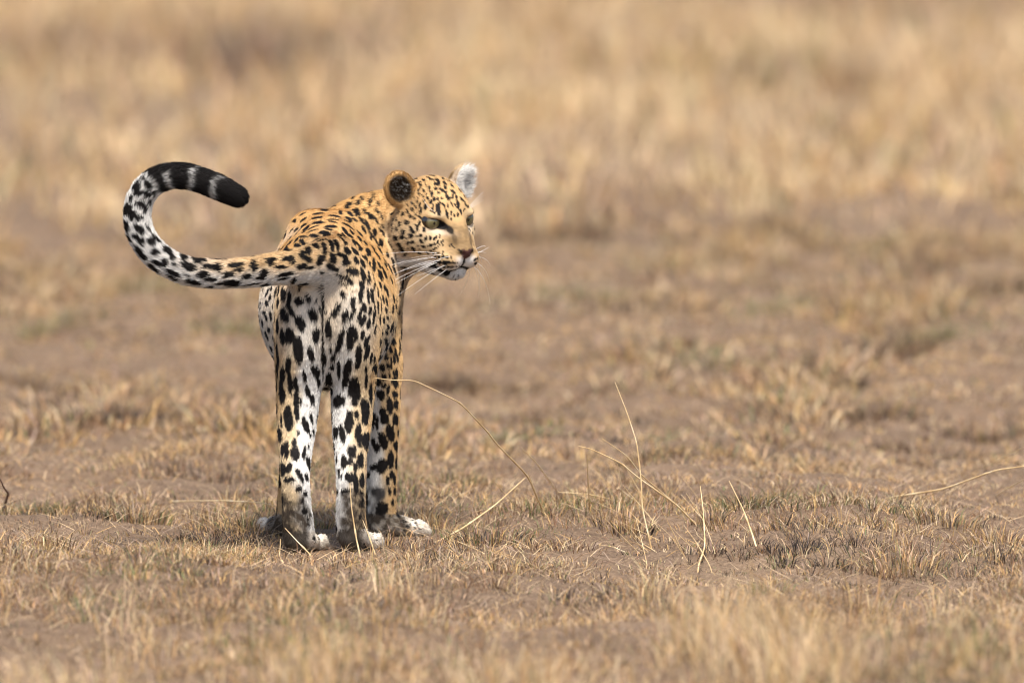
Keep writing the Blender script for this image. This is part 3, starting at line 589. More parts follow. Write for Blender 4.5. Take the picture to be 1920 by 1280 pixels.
        m = np.maximum(m, smooth(3.6, 1.8, np.abs(z - lipz)) * (al < 38) * (f > 22) * (W[:, 7] > 0.4))
        m = np.maximum(m, smooth(3.6, 1.6, al) * (z < -52) * (z > -80) * (f > 40))
        nose = smooth(1.15, 0.95, np.hypot(al / (18 * np.clip((z + 66) / 22, 0.15, 1.0)), 0)) * (z > -62) * (z < -42) * (f > 48)
        out = lerp(out, np.repeat(BLACK[None] * 1.0, n, 0), np.clip(m, 0, 1))
        out = lerp(out, np.repeat(np.array([[0.085, 0.036, 0.030]]), n, 0), nose * smooth(15, 9, al) * (W[:, 7] > 0.4))
        out = lerp(out, np.repeat(BLACK[None], n, 0), nose * smooth(9, 15, al) * (W[:, 7] > 0.4))
    return np.clip(out, 0.003, 0.9)

def new_mat(name):
    m = bpy.data.materials.new(name); m.use_nodes = True
    nt = m.node_tree
    return m, nt, nt.nodes['Principled BSDF']
skin, nt, pb = new_mat('leopard_coat')
at_ = nt.nodes.new('ShaderNodeAttribute'); at_.attribute_name = 'coat'
nt.links.new(at_.outputs['Color'], pb.inputs['Base Color'])
pb.inputs['Roughness'].default_value = 0.75
pb.inputs['Specular IOR Level'].default_value = 0.2
colv = coat(P, N, W_v, U_v)
ca = body_me.color_attributes.new('coat', 'FLOAT_COLOR', 'POINT')
ca.data.foreach_set('color', np.concatenate([colv, np.ones((len(colv), 1))], 1).astype(np.float32).ravel())
body = child('body', body_me, skin, leopard)

# ------------------------------------------------------------------ fur: one curve per hair
def make_fur(count):
    tri = np.concatenate([Q[:, [0, 1, 2]], Q[:, [0, 2, 3]]])
    a, b, c = P[tri[:, 0]], P[tri[:, 1]], P[tri[:, 2]]
    area = np.linalg.norm(np.cross(b - a, c - a), axis=1) / 2
    hc = to_head((a + b + c) / 3)
    head = np.linalg.norm((hc - [0, -25, -5]) / [115, 110, 125], axis=1) < 1
    wt = area * np.where(head, 2.6, 1.0)
    ti = rng.choice(len(tri), count, p=wt / wt.sum())
    r1, r2 = rng.random(count), rng.random(count)
    fl = r1 + r2 > 1; r1[fl], r2[fl] = 1 - r1[fl], 1 - r2[fl]
    w = np.stack([1 - r1 - r2, r1, r2], 1)
    X = (P[tri[ti]] * w[:, :, None]).sum(1)
    Nx = (N[tri[ti]] * w[:, :, None]).sum(1); Nx /= np.linalg.norm(Nx, axis=1, keepdims=True)
    W, T, U = flow_of(X, Nx)
    C = coat(X, Nx, W, U)
    h = to_head(X)
    L = W @ np.array([0.0078, 0.0085, 0.0066, 0.0066, 0.0080, 0.0080, 0.0105, 0.0050, 0.0075])
    L += 0.012 * smooth(-0.5, -0.95, Nx[:, 2]) * W[:, 0]
    L += 0.008 * (W[:, 4] + W[:, 5]) * smooth(0.40, 0.55, X[:, 2]) * smooth(0.03, -0.05, np.abs(X[:, 0]) - 0.05)
    hd = W[:, 7] > 0.5
    face = smooth(-50, 20, h[:, 1])
    L[hd] *= (1.35 - 0.90 * face)[hd]
    jaw = smooth(-70, -95, h[:, 2]) * hd
    L += 0.004 * jaw
    nose = hd & (h[:, 1] > 48) & (h[:, 2] > -64) & (h[:, 2] < -42) & (np.abs(h[:, 0]) < 16)
    L[nose] = 0.0006
    lift = np.full(count, 0.28) + 0.12 * W[:, 6] + 0.2 * jaw
    for s_ in (-1, 1):                                   # keep the eyes clear
        e = np.hypot((h[:, 0] * s_ - 41) / 20, (h[:, 2] + 2) / 11)
        L[(e < 1.05) & (h[:, 1] > -30)] *= 0.15
    rnd = rng.normal(size=(count, 3)) * 0.12
    cell = np.floor((X - T * (T * X).sum(1, keepdims=True) * 0.6) / np.where(hd, 0.0035, 0.006)[:, None]).astype(np.int64)
    hsh = (cell[:, 0] * 73856093) ^ (cell[:, 1] * 19349663) ^ (cell[:, 2] * 83492791)
    tab = np.random.default_rng(3).normal(size=(4096, 4))[hsh % 4096]
    rnd += tab[:, :3] * 0.10
    C = C * np.clip(1 + 0.13 * tab[:, 3], 0.6, 1.4)[:, None]
    dirs = T + Nx * lift[:, None] + rnd
    thick = np.ones(count)
    for s_, (ec, EM) in zip((-1, 1), EARS):              # long pale tufts inside the ears; the far ear's whitened as if lit
        q = ((X - ec) @ EM) / S
        ins = (np.linalg.norm(q / [38, 22, 44], axis=1) < 1.0) & (q[:, 2] > -24)
        inner = ins & ((Nx @ EM)[:, 1] > 0.15) & (np.hypot(q[:, 0] / 30, q[:, 2] / 36) < 0.92)
        k = len(X)
        dirs[ins] = (EM[:, 2] * 0.8)[None] + Nx[ins] * 0.5 + rnd[ins]
        L[ins] = 0.006
        pick = inner & (rng.random(k) < (0.9 if s_ > 0 else 0.06))
        if s_ < 0: pick &= (q[:, 0] > -8)
        dirs[pick] = (EM[:, 2] * 0.5)[None] + (EM[:, 0] * -s_ * -0.5)[None] + (EM[:, 1] * 0.7)[None] + rnd[pick] * 2.5
        L[pick] = 0.021 if s_ < 0 else 0.019
        thick[pick] = 0.9 if s_ < 0 else 1.2
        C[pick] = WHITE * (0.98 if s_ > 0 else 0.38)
        if s_ > 0: C[inner] = C[inner] * 0.3 + WHITE * 0.7
    L *= rng.uniform(0.65, 1.2, count)
    dirs /= np.linalg.norm(dirs, axis=1, keepdims=True)
    C = C * rng.uniform(0.68, 1.26, count)[:, None]
    K = 4
    t = np.linspace(0, 1, K)
    bend = T * 0.9 - Nx * 0.12 + rng.normal(size=(count, 3)) * 0.10
    pos = X[:, None] - Nx[:, None] * 0.0006 + dirs[:, None] * (L[:, None] * t)[:, :, None] + bend[:, None] * (L[:, None] * 0.22 * t ** 2)[:, :, None]
    cu = bpy.data.hair_curves.new('fur')
    cu.add_curves([K] * count)
    cu.points.foreach_set('position', pos.astype(np.float32).ravel())
    rad = np.array([0.00036, 0.00034, 0.00026, 0.00006])[None] * (np.where(hd, 0.75, 1.0) * thick)[:, None]
    ra_ = cu.attributes.get('radius') or cu.attributes.new('radius', 'FLOAT', 'POINT')
    ra_.data.foreach_set('value', rad.astype(np.float32).ravel())
    cc = cu.attributes.new('coat', 'FLOAT_COLOR', 'CURVE')
    cc.data.foreach_set('color', np.concatenate([np.clip(C, 0.004, 0.95), np.ones((count, 1))], 1).astype(np.float32).ravel())
    return cu
fur_mat = bpy.data.materials.new('leopard_fur'); fur_mat.use_nodes = True
nt = fur_mat.node_tree; nt.nodes.clear()
ou = nt.nodes.new('ShaderNodeOutputMaterial'); pb = nt.nodes.new('ShaderNodeBsdfPrincipled'); at_ = nt.nodes.new('ShaderNodeAttribute')
at_.attribute_name = 'coat'
pb.inputs['Roughness'].default_value = 0.65
pb.inputs['Specular IOR Level'].default_value = 0.12
nt.links.new(at_.outputs['Color'], pb.inputs['Base Color']); nt.links.new(pb.outputs[0], ou.inputs['Surface'])
fur = child('fur', make_fur(460000), fur_mat, body)
# ------------------------------------------------------------------ eyes and whiskers
def ramp(nt, stops, interp='LINEAR'):
    n = nt.nodes.new('ShaderNodeValToRGB'); n.color_ramp.interpolation = interp
    e = n.color_ramp.elements
    while len(e) < len(stops): e.new(0.5)
    for q, (p, c) in zip(e, stops):
        q.position = p; q.color = (*c, 1)
    return n
eye_mat, nt, pb = new_mat('leopard_eye')
tc = nt.nodes.new('ShaderNodeTexCoord'); sx = nt.nodes.new('ShaderNodeSeparateXYZ')
nt.links.new(tc.outputs['Object'], sx.inputs[0])
mr = nt.nodes.new('ShaderNodeMath'); mr.operation = 'MULTIPLY'; mr.inputs[1].default_value = 1 / (19.5 * S)
nt.links.new(sx.outputs['Y'], mr.inputs[0])
ac = nt.nodes.new('ShaderNodeMath'); ac.operation = 'ARCCOSINE'; nt.links.new(mr.outputs[0], ac.inputs[0])
dv = nt.nodes.new('ShaderNodeMath'); dv.operation = 'DIVIDE'; dv.inputs[1].default_value = 1.6; nt.links.new(ac.outputs[0], dv.inputs[0])
rp = ramp(nt, [(0.0, (0.004, 0.004, 0.004)), (0.10, (0.004, 0.004, 0.004)), (0.13, (0.10, 0.088, 0.038)), (0.38, (0.14, 0.118, 0.055)), (0.50, (0.06, 0.048, 0.022)), (0.56, (0.012, 0.009, 0.007)), (1.0, (0.02, 0.016, 0.012))])
nt.links.new(dv.outputs[0], rp.inputs[0]); nt.links.new(rp.outputs[0], pb.inputs['Base Color'])
pb.inputs['Roughness'].default_value = 0.12
pb.inputs['Coat Weight'].default_value = 0.6; pb.inputs['Coat Roughness'].default_value = 0.04
def sphere_mesh(name, r, nu=28, nv=18):
    V = [(0, 0, r)] + [(r * math.sin(math.pi * j / nv) * math.cos(2 * math.pi * i / nu), r * math.sin(math.pi * j / nv) * math.sin(2 * math.pi * i / nu), r * math.cos(math.pi * j / nv)) for j in range(1, nv) for i in range(nu)] + [(0, 0, -r)]
    F = [(0, 1 + i, 1 + (i + 1) % nu) for i in range(nu)]
    for j in range(nv - 2):
        for i in range(nu):
            a = 1 + j * nu + i; b = 1 + j * nu + (i + 1) % nu
            F.append((a, a + nu, b + nu, b))
    q = len(V) - 1
    F += [(q, 1 + (nv - 2) * nu + (i + 1) % nu, 1 + (nv - 2) * nu + i) for i in range(nu)]
    me = bpy.data.meshes.new(name); me.from_pydata(V, [], F); me.update()
    me.polygons.foreach_set('use_smooth', [True] * len(F))
    return me
eye_me = sphere_mesh('eye', 19.5 * S)
eye_me.materials.append(eye_mat)
for s in (-1, 1):
    o = child('eye', eye_me, None, leopard)
    o.location = hp(s * 41, EYE_F, -2)
    q = (HM * [-1, 1, 1]) @ np.array(Matrix.Rotation(R(-14 if s < 0 else -10), 3, 'Z') @ Matrix.Rotation(R(4), 3, 'X'))
    o.rotation_euler = Matrix(q.tolist()).to_euler()
    tag(o, 'pale olive green eye with round dark pupil')

def tube(name, pts, r0, r1, mat, parent, sides=5):
    pts = np.array(pts, float); n = len(pts)
    V = []; 
    t = np.gradient(pts, axis=0); t /= np.linalg.norm(t, axis=1, keepdims=True)
    up = np.array([0.31, 0.22, 0.92])
    a = np.cross(t, up); a /= np.linalg.norm(a, axis=1, keepdims=True); b = np.cross(t, a)
    rad = np.interp(np.linspace(0, 1, n), np.linspace(0, 1, len(np.atleast_1d(r0))) if np.ndim(r0) else [0, 1], r0 if np.ndim(r0) else [r0, r1])
    for k in range(sides):
        an = 2 * math.pi * k / sides
        V.append(pts + (a * math.cos(an) + b * math.sin(an)) * rad[:, None])
    V = np.stack(V, 1).reshape(-1, 3)
    F = [(i * sides + k, i * sides + (k + 1) % sides, (i + 1) * sides + (k + 1) % sides, (i + 1) * sides + k) for i in range(n - 1) for k in range(sides)]
    return child(name, mesh_from(name, V, F), mat, parent)
wh_mat, nt, pb = new_mat('whisker'); pb.inputs['Base Color'].default_value = (0.85, 0.83, 0.79, 1); pb.inputs['Roughness'].default_value = 0.35
for s in (-1, 1):
    for r_ in range(4):
        for c_ in range(4):
            if (r_ * 3 + c_) % 4 == 3: continue
            root = np.array([s * (24 + 6 * c_), 50 - 10 * c_ - 2 * r_, -56 - 7 * r_])
            L_ = (62 + 16 * c_ + 10 * r_) * rng.uniform(0.75, 1.15)
            d = np.array([s * 1.0, 0.05 - 0.25 * c_ + rng.normal() * 0.09, 0.10 - 0.22 * r_ + rng.normal() * 0.09]); d /= np.linalg.norm(d)
            tt = np.linspace(0, 1, 9)[:, None]
            pth = root + d * L_ * tt + np.array([s * -0.08, -0.30, -0.30 + rng.normal() * 0.10]) * L_ * tt ** 2
            tube('whisker', HO + (pth * S) @ HM.T, 0.0005, 0.00015, wh_mat, leopard)
    for c_ in range(3):
        root = np.array([s * (38 + 3 * c_), 0 - 4 * c_, 17.0]); tt = np.linspace(0, 1, 7)[:, None]
        d = np.array([s * 0.8, 0.25, 0.5 + 0.2 * c_])
        tube('whisker', HO + ((root + d * 34 * tt + np.array([s * 0.2, -0.1, 0.1]) * 20 * tt ** 2) * S) @ HM.T, 0.00045, 0.00015, wh_mat, leopard)
tag(leopard, 'spotted leopard standing tail-on with curled tail, head turned over its right shoulder', 'leopard')
# ------------------------------------------------------------------ the ground
def ground_xy(px, py):
    """where the line of sight through a pixel meets the ground"""
    d = at(px, py, 100.0) - CAM
    return (CAM + d * (-CAM[2] / d[2]))[:2]
GK = [(rng.normal(size=(6, 2)) * k, rng.uniform(0, 6.28, 6)) for k in (0.5, 1.6, 4.5, 12.0, 34.0)]
def field(x, y, i):
    K, ph = GK[i]
    return np.sin(np.stack([x, y], -1) @ K.T + ph).sum(-1) / 1.73
def ground_z(x, y):
    z = 0.020 * field(x, y * 0.5, 1) + 0.014 * field(x, y * 0.4, 2) + 0.010 * field(x, y * 0.5, 3) + 0.0045 * field(x, y, 4)
    near = np.exp(-(((x - 0.0) / 0.55) ** 2 + ((y - 0.28) / 0.75) ** 2))
    d = np.hypot(x - 0.44, y + 27)
    z = z * (1 - np.clip(near * 1.6, 0, 1)) * smooth(300, 60, d) + 0.003 * near
    return z
def axis(lo, hi, step, far_lo, far_hi, g):
    c = list(np.arange(lo, hi + 1e-6, step)); s_ = step
    while c[-1] < far_hi: s_ *= g; c.append(c[-1] + s_)
    s_ = step
    while c[0] > far_lo: s_ *= g; c.insert(0, c[0] - s_)
    return np.array(c)
gx, gy = axis(-3.2, 4.2, 0.04, -1800, 1800, 1.16), axis(-4.2, 9, 0.04, -400, 2600, 1.07)
GX, GY = np.meshgrid(gx, gy, indexing='ij')
V = np.stack([GX, GY, ground_z(GX, GY)], -1).reshape(-1, 3)
ii = np.arange(len(gx) * len(gy)).reshape(len(gx), len(gy))
F = np.stack([ii[:-1, :-1], ii[1:, :-1], ii[1:, 1:], ii[:-1, 1:]], -1).reshape(-1, 4)
soil, nt, pb = new_mat('dry_soil')
tc = nt.nodes.new('ShaderNodeTexCoord')
def nz_(scale, detail=6, rough=0.6, dist=0.0):
    n = nt.nodes.new('ShaderNodeTexNoise'); n.inputs['Scale'].default_value = scale; n.inputs['Detail'].default_value = detail
    n.inputs['Roughness'].default_value = rough; n.inputs['Distortion'].default_value = dist
    nt.links.new(tc.outputs['Object'], n.inputs['Vector']); return n
def mixc(a, b, f):
    m = nt.nodes.new('ShaderNodeMix'); m.data_type = 'RGBA'
    for sck, v in ((m.inputs[0], f), (m.inputs[6], a), (m.inputs[7], b)):
        if isinstance(v, (tuple, list)): sck.default_value = v
        elif isinstance(v, float): sck.default_value = v
        else: nt.links.new(v, sck)
    return m.outputs[2]
n1, n2, n3 = nz_(1.3, 5), nz_(14, 6, 0.7), nz_(120, 4, 0.7)
r1 = ramp(nt, [(0.30, (0.056, 0.035, 0.022)), (0.55, (0.132, 0.087, 0.057)), (0.75, (0.235, 0.164, 0.108))]); nt.links.new(n1.outputs[0], r1.inputs[0])
r2 = ramp(nt, [(0.35, (0.05, 0.032, 0.021)), (0.6, (0.17, 0.113, 0.074))]); nt.links.new(n2.outputs[0], r2.inputs[0])
r3 = ramp(nt, [(0.42, (0.055, 0.036, 0.024)), (0.52, (0.18, 0.125, 0.082)), (0.66, (0.37, 0.275, 0.175))]); nt.links.new(n3.outputs[0], r3.inputs[0])
c = mixc(mixc(r1.outputs[0], r2.outputs[0], 0.5), r3.outputs[0], 0.35)
nt.links.new(c, pb.inputs['Base Color'])
pb.inputs['Roughness'].default_value = 0.95; pb.inputs['Specular IOR Level'].default_value = 0.1
bp = nt.nodes.new('ShaderNodeBump'); bp.inputs['Strength'].default_value = 0.7; bp.inputs['Distance'].default_value = 0.012
ad = nt.nodes.new('ShaderNodeMath'); ad.operation = 'MULTIPLY_ADD'; ad.inputs[1].default_value = 0.4
nt.links.new(n3.outputs[0], ad.inputs[0]); nt.links.new(n2.outputs[0], ad.inputs[2]); nt.links.new(ad.outputs[0], bp.inputs['Height']); nt.links.new(bp.outputs[0], pb.inputs['Normal'])
gnd = child('ground', mesh_from('ground', V, F), soil)
tag(gnd, kind='structure')

# ------------------------------------------------------------------ grass
grass_mat, nt, pb = new_mat('dry_grass')
at_ = nt.nodes.new('ShaderNodeAttribute'); at_.attribute_name = 'tint'
pb.inputs['Roughness'].default_value = 0.6; pb.inputs['Specular IOR Level'].default_value = 0.25
tr = nt.nodes.new('ShaderNodeBsdfTranslucent'); mx = nt.nodes.new('ShaderNodeMixShader'); mx.inputs[0].default_value = 0.28
nt.links.new(at_.outputs['Color'], pb.inputs['Base Color']); nt.links.new(at_.outputs['Color'], tr.inputs['Color'])
nt.links.new(pb.outputs[0], mx.inputs[1]); nt.links.new(tr.outputs[0], mx.inputs[2])
nt.links.new(mx.outputs[0], nt.nodes['Material Output'].inputs['Surface'])
GOLD, PALE, BROWN, GREY, GREEN, CHAR = [np.array(c) for c in ((0.50, 0.315, 0.135), (0.62, 0.46, 0.275), (0.21, 0.122, 0.068), (0.36, 0.262, 0.195), (0.15, 0.165, 0.065), (0.045, 0.034, 0.028))]
PAL = np.stack([GOLD, PALE, BROWN, GREY, GREEN, CHAR])

def blades_mesh(name, base, lean, H, Wd, col, curl):
    """base (n,3), lean unit xy (n,2) with amount, H heights, Wd widths; a blade is two quads' worth: quad and tip"""
    n = len(base)
    az = rng.uniform(0, math.pi, n)
    s_ = np.stack([np.cos(az), np.sin(az), np.zeros(n)], 1) * (Wd / 2)[:, None]
    lv = np.concatenate([lean, np.zeros((n, 1))], 1)
    up = np.array([0, 0, 1.0])
    m = base + up * (H * 0.55)[:, None] + lv * (H * 0.40)[:, None]
    ln = np.linalg.norm(lean, axis=1)
    t = base + up * (H * (1.0 - curl * ln * 0.5))[:, None] + lv * (H * (0.9 + curl))[:, None]
    b0 = base - up * 0.01
    V = np.stack([b0 - s_, b0 + s_, m + s_ * 0.75, m - s_ * 0.75, t], 1)
    idx = np.arange(n)[:, None] * 5
    me = bpy.data.meshes.new(name)
    loops = np.concatenate([idx + [0, 1, 2, 3], idx + [3, 2, 4]], 1).astype(np.int32)
    me.vertices.add(n * 5); me.vertices.foreach_set('co', V.astype(np.float32).ravel())
    me.loops.add(n * 7); me.loops.foreach_set('vertex_index', loops.ravel())
    me.polygons.add(n * 2)
    me.polygons.foreach_set('loop_start', (np.arange(n)[:, None] * 7 + [0, 4]).astype(np.int32).ravel())
    me.update(calc_edges=True)
    ca = me.color_attributes.new('tint', 'FLOAT_COLOR', 'POINT')
    cc = np.repeat(np.concatenate([col, np.ones((n, 1))], 1)[:, None], 5, 1)
    ca.data.foreach_set('color', cc.astype(np.float32).ravel())
    return me

def tuft_blades(cx, cy, rad, nb, h, wd, mix, splay=0.6, spread_h=0.35):
    """arrays cx.. per tuft; mix (k,6) palette weights"""
    k = len(cx)
    ti = np.repeat(np.arange(k), nb)
    n = len(ti)
    a = rng.uniform(0, 2 * math.pi, n); r = np.sqrt(rng.random(n)) * rad[ti]
    x, y = cx[ti] + np.cos(a) * r, cy[ti] + np.sin(a) * r
    base = np.stack([x, y, ground_z(x, y)], 1)
    H = h[ti] * np.clip(rng.normal(0.85, spread_h, n), 0.2, 1.7) * (1 - 0.35 * r / rad[ti])
    out = np.stack([np.cos(a), np.sin(a)], 1) * (r / rad[ti] * splay)[:, None] + rng.normal(size=(n, 2)) * 0.28
    cm = np.cumsum(mix[ti] / mix[ti].sum(1, keepdims=True), 1)
    pi = (rng.random(n)[:, None] > cm).sum(1).clip(0, 5)
    col = PAL[pi] * rng.uniform(0.72, 1.25, n)[:, None] * (1 + rng.normal(size=(n, 3)) * 0.04)
    return base, out, H, wd[ti] * rng.uniform(0.6, 1.3, n), np.clip(col, 0.01, 0.85)

def scatter(n, x0, x1, y0, y1, dens):
    """points kept where dens(x, y) in 0..1 beats chance"""
    x, y = rng.uniform(x0, x1, n), rng.uniform(y0, y1, n)
    k = rng.random(n) < dens(x, y)
    return x[k], y[k]
def mix_for(x, y, gold, pale, brown, grey, green, char):
    k = len(x)
    m = np.repeat(np.array([[gold, pale, brown, grey, green, char]], float), k, 0)
    g = smooth(0.75, 1.6, field(x, y * 0.35, 2) + 0.6 * field(x + 7, y * 0.4, 3))
    m[:, 4] += g * 1.2
    m *= np.exp(rng.normal(size=m.shape) * 0.8)
    m[:, 2] *= np.exp(0.8 * field(x - 3, y, 3)); m[:, 0] *= np.exp(0.5 * field(x + 11, y, 2)); m[:, 5] *= np.exp(0.9 * field(x + 5, y - 2, 2))
    return m
def near_paws(x, y):
    q = np.ones(len(x))
    for heel, a, L, W in HEELS:
        f = np.array([math.sin(a), math.cos(a)])
        c = heel[:2] + f * L * 0.45
        q *= smooth(0.045, 0.085, np.hypot(x - c[0], y - c[1]))
    return q
def stuff(name, parts, label, cat):
    A = [np.concatenate([p[i] for p in parts]) for i in range(5)]
    o = child(name, blades_mesh(name, *A, 0.25), grass_mat)
    tag(o, label, cat, kind='stuff'); return o

# cropped turf round the leopard and in front of it
patch = lambda x, y: smooth(-0.6, 0.9, 0.7 * field(x, y * 0.3, 2) + 0.9 * field(x, y * 0.35, 3) + 0.3 * field(x, y, 4))
x, y = scatter(15000, -2.4, 3.2, -4.2, 3.0, lambda x, y: (0.30 + 0.65 * patch(x, y)) * near_paws(x, y))
k = len(x)
p1 = tuft_blades(x, y, rng.uniform(0.015, 0.06, k), rng.integers(12, 32, k), rng.uniform(0.014, 0.046, k) * (0.45 + 0.75 * patch(x, y)), rng.uniform(0.0016, 0.0028, k), mix_for(x, y, 1.5, 0.9, 1.6, 0.6, 0.22, 0.9), 1.3)
x, y = scatter(42000, -2.4, 3.2, -4.2, 3.0, lambda x, y: 0.6 + 0.4 * patch(x, y))
k = len(x)                                              # short stubble and litter between the tufts
p2 = tuft_blades(x, y, np.full(k, 0.03), rng.integers(1, 4, k), rng.uniform(0.01, 0.035, k), rng.uniform(0.0016, 0.003, k), mix_for(x, y, 0.8, 1.0, 1.0, 1.2, 0.1, 0.3), 2.2)
p2 = (p2[0], p2[1] * 3.5, p2[2] * 0.6, p2[3], p2[4])
x, y = scatter(20000, -2.4, 3.2, -4.2, 3.0, lambda x, y: 0.35 + 0.65 * smooth(0.3, 1.2, field(x + 2, y, 2)))
k = len(x)                                              # straw lying flat
a = rng.normal(0, 0.5, k) + np.where(rng.random(k) < 0.5, 0, math.pi)
p2b = (np.stack([x, y, ground_z(x, y) + rng.uniform(0.012, 0.022, k)], 1), np.stack([np.cos(a), np.sin(a)], 1) * rng.gamma(1.8, 4.0, (k, 1)), rng.uniform(0.008, 0.012, k), rng.uniform(0.0016, 0.003, k), PAL[rng.choice([0, 1, 1, 3], k)] * rng.uniform(0.75, 1.2, (k, 1)))
short = stuff('short_grass', [p1, p2], 'short cropped dry turf around the leopard', 'grass')
lit = child('straw_litter', blades_mesh('straw_litter', *p2b, -0.1), grass_mat)
tag(lit, 'fallen straw lying flat over the soil around the leopard', 'straw', kind='stuff')
# the lower foreground: thin golden blades standing taller
x, y = scatter(1500, -2.2, 3.0, -4.6, -0.9, lambda x, y: smooth(-0.75, -2.4, y) * (0.25 + 0.6 * smooth(-0.3, 1.0, field(x, y, 2))))
k = len(x)
p3 = tuft_blades(x, y, rng.uniform(0.02, 0.06, k), rng.integers(6, 20, k), rng.uniform(0.05, 0.13, k), rng.uniform(0.002, 0.0034, k), mix_for(x, y, 1.3, 1.0, 0.5, 0.4, 0.15, 0.05), 0.5)
cl = []
for px, py, w_, n_, h_ in ((1430, 1290, 0.16, 24, 0.16), (1330, 1250, 0.12, 30, 0.16), (1560, 1300, 0.12, 24, 0.15), (590, 1290, 0.10, 26, 0.15), (120, 1300, 0.20, 34, 0.15), (1230, 1120, 0.05, 10, 0.09), (740, 1120, 0.04, 10, 0.10), (250, 1210, 0.1, 14, 0.10), (1780, 1290, 0.2, 20, 0.12), (980, 1300, 0.2, 24, 0.12)):
    g = ground_xy(px, min(py, 1300))
    cl.append((g[0], g[1] - 0.1, w_, n_, h_))
cl = np.array(cl)
tx = np.repeat(cl[:, 0], cl[:, 3].astype(int)) + rng.normal(size=int(cl[:, 3].sum())) * np.repeat(cl[:, 2], cl[:, 3].astype(int)) * 0.5
ty = np.repeat(cl[:, 1], cl[:, 3].astype(int)) + rng.normal(size=len(tx)) * 0.15
k = len(tx)
p4 = tuft_blades(tx, ty, np.full(k, 0.03), rng.integers(6, 14, k), np.repeat(cl[:, 4], cl[:, 3].astype(int)), np.full(k, 0.003), np.repeat([[1.0, 2.2, 0.1, 0.3, 0.05, 0]], k, 0), 0.4)
k = 150
g = np.array([ground_xy(q, 1296) for q in rng.uniform(1360, 1600, k)]) + rng.normal(size=(k, 2)) * [0.03, 0.16]
p4b = (np.stack([g[:, 0], g[:, 1], ground_z(g[:, 0], g[:, 1])], 1), np.stack([rng.normal(-0.55, 0.25, k), rng.normal(0, 0.2, k)], 1), rng.uniform(0.10, 0.30, k), rng.uniform(0.002, 0.0036, k), PAL[rng.choice([0, 1, 1, 1], k)] * rng.uniform(0.85, 1.25, (k, 1)))
stuff('foreground_grass', [p3, p4, p4b], 'thin golden grass in the out-of-focus foreground', 'grass')
# beyond the leopard: low tufts on bare pinkish soil
pm = lambda x, y: smooth(-0.5, 0.9, field(x * 0.8, y * 0.2, 2) + 0.5 * field(x, y * 0.4, 1) + 0.6 * field(x * 0.6, y * 0.2, 3))
x, y = scatter(17000, -4.8, 5.8, 3.0, 13.0, lambda x, y: 0.42 + 0.55 * pm(x, y))
k = len(x)
p5 = tuft_blades(x, y, rng.uniform(0.03, 0.10, k), rng.integers(11, 26, k), rng.uniform(0.02, 0.06, k) * (1 + 0.05 * y) * (0.4 + 0.9 * pm(x, y)), rng.uniform(0.004, 0.0065, k), mix_for(x, y, 1.5, 1.1, 1.4, 0.6, 0.22, 0.7), 1.3)
x, y = scatter(56000, -4.8, 5.8, 3.0, 13.0, lambda x, y: 0.95 * np.ones(len(x)))
k = len(x)
p6 = tuft_blades(x, y, np.full(k, 0.04), rng.integers(1, 3, k), rng.uniform(0.02, 0.05, k), rng.uniform(0.003, 0.005, k), mix_for(x, y, 0.8, 1.2, 0.8, 1.2, 0.05, 0.1), 2.0)
p6 = (p6[0], p6[1] * 3.0, p6[2] * 0.6, p6[3], p6[4])
stuff('plain_grass', [p5, p6], 'low dry grass scattered over bare soil behind the leopard', 'grass')
# the far plain: taller straw
def far_d(x, y):
    dark = np.exp(-((y - 22) / 3.0) ** 2) * smooth(0.2, -1.2, x)
    return np.clip((0.3 + 0.7 * smooth(12, 17, y)) * (0.35 + 0.65 * smooth(-0.7, 0.7, field(x * 0.9, y * 0.3, 1) + 0.5 * field(x * 0.6, y * 0.15, 2))) * (1 - 0.6 * dark), 0, 1)
x, y = scatter(17500, -9.0, 10.5, 12.5, 42.0, far_d)
k = len(x); hh = smooth(12, 24, y)
m7 = mix_for(x, y, 1.4, 2.6, 0.25, 0.2, 0.03, 0.03)
tone = 0.9 * field(x * 1.1, y * 0.3, 1) + 0.8 * field(x * 0.5, y * 0.12, 2) + 1.0 * smooth(0.5, -2.5, x) * np.exp(-((y - 23) / 4.5) ** 2)
m7[:, 2:4] *= np.exp(1.7 * tone)[:, None]; m7[:, 5] *= np.exp(2.0 * tone); m7[:, 1] *= np.exp(-0.5 * tone)
p7 = tuft_blades(x, y, rng.uniform(0.06, 0.16, k), rng.integers(9, 20, k), rng.uniform(0.08, 0.2, k) + 0.16 * hh * rng.random(k), rng.uniform(0.008, 0.013, k), m7, 0.7)
x, y = scatter(5600, -20, 22, 42.0, 130.0, lambda x, y: 0.9 * np.ones(len(x)))
k = len(x)
p8 = tuft_blades(x, y, rng.uniform(0.15, 0.4, k), rng.integers(8, 15, k), rng.uniform(0.25, 0.5, k), rng.uniform(0.02, 0.034, k), mix_for(x, y, 1.5, 2.4, 0.25, 0.2, 0.04, 0.02), 0.6)
stuff('straw_field', [p7, p8], 'tall pale straw covering the far blurred plain', 'grass')
# ------------------------------------------------------------------ single stalks and tufts that stand out
straw, nt, pb = new_mat('straw_stalk')
tc = nt.nodes.new('ShaderNodeTexCoord')
n1 = nt.nodes.new('ShaderNodeTexNoise'); n1.inputs['Scale'].default_value = 18; n1.inputs['Detail'].default_value = 3
nt.links.new(tc.outputs['Object'], n1.inputs['Vector'])
r1 = ramp(nt, [(0.35, (0.48, 0.31, 0.14)), (0.55, (0.66, 0.48, 0.25)), (0.7, (0.76, 0.63, 0.42))]); nt.links.new(n1.outputs[0], r1.inputs[0])
nt.links.new(r1.outputs[0], pb.inputs['Base Color']); pb.inputs['Roughness'].default_value = 0.55
bark, nt, pb = new_mat('dry_twig'); pb.inputs['Base Color'].default_value = (0.13, 0.07, 0.045, 1); pb.inputs['Roughness'].default_value = 0.8

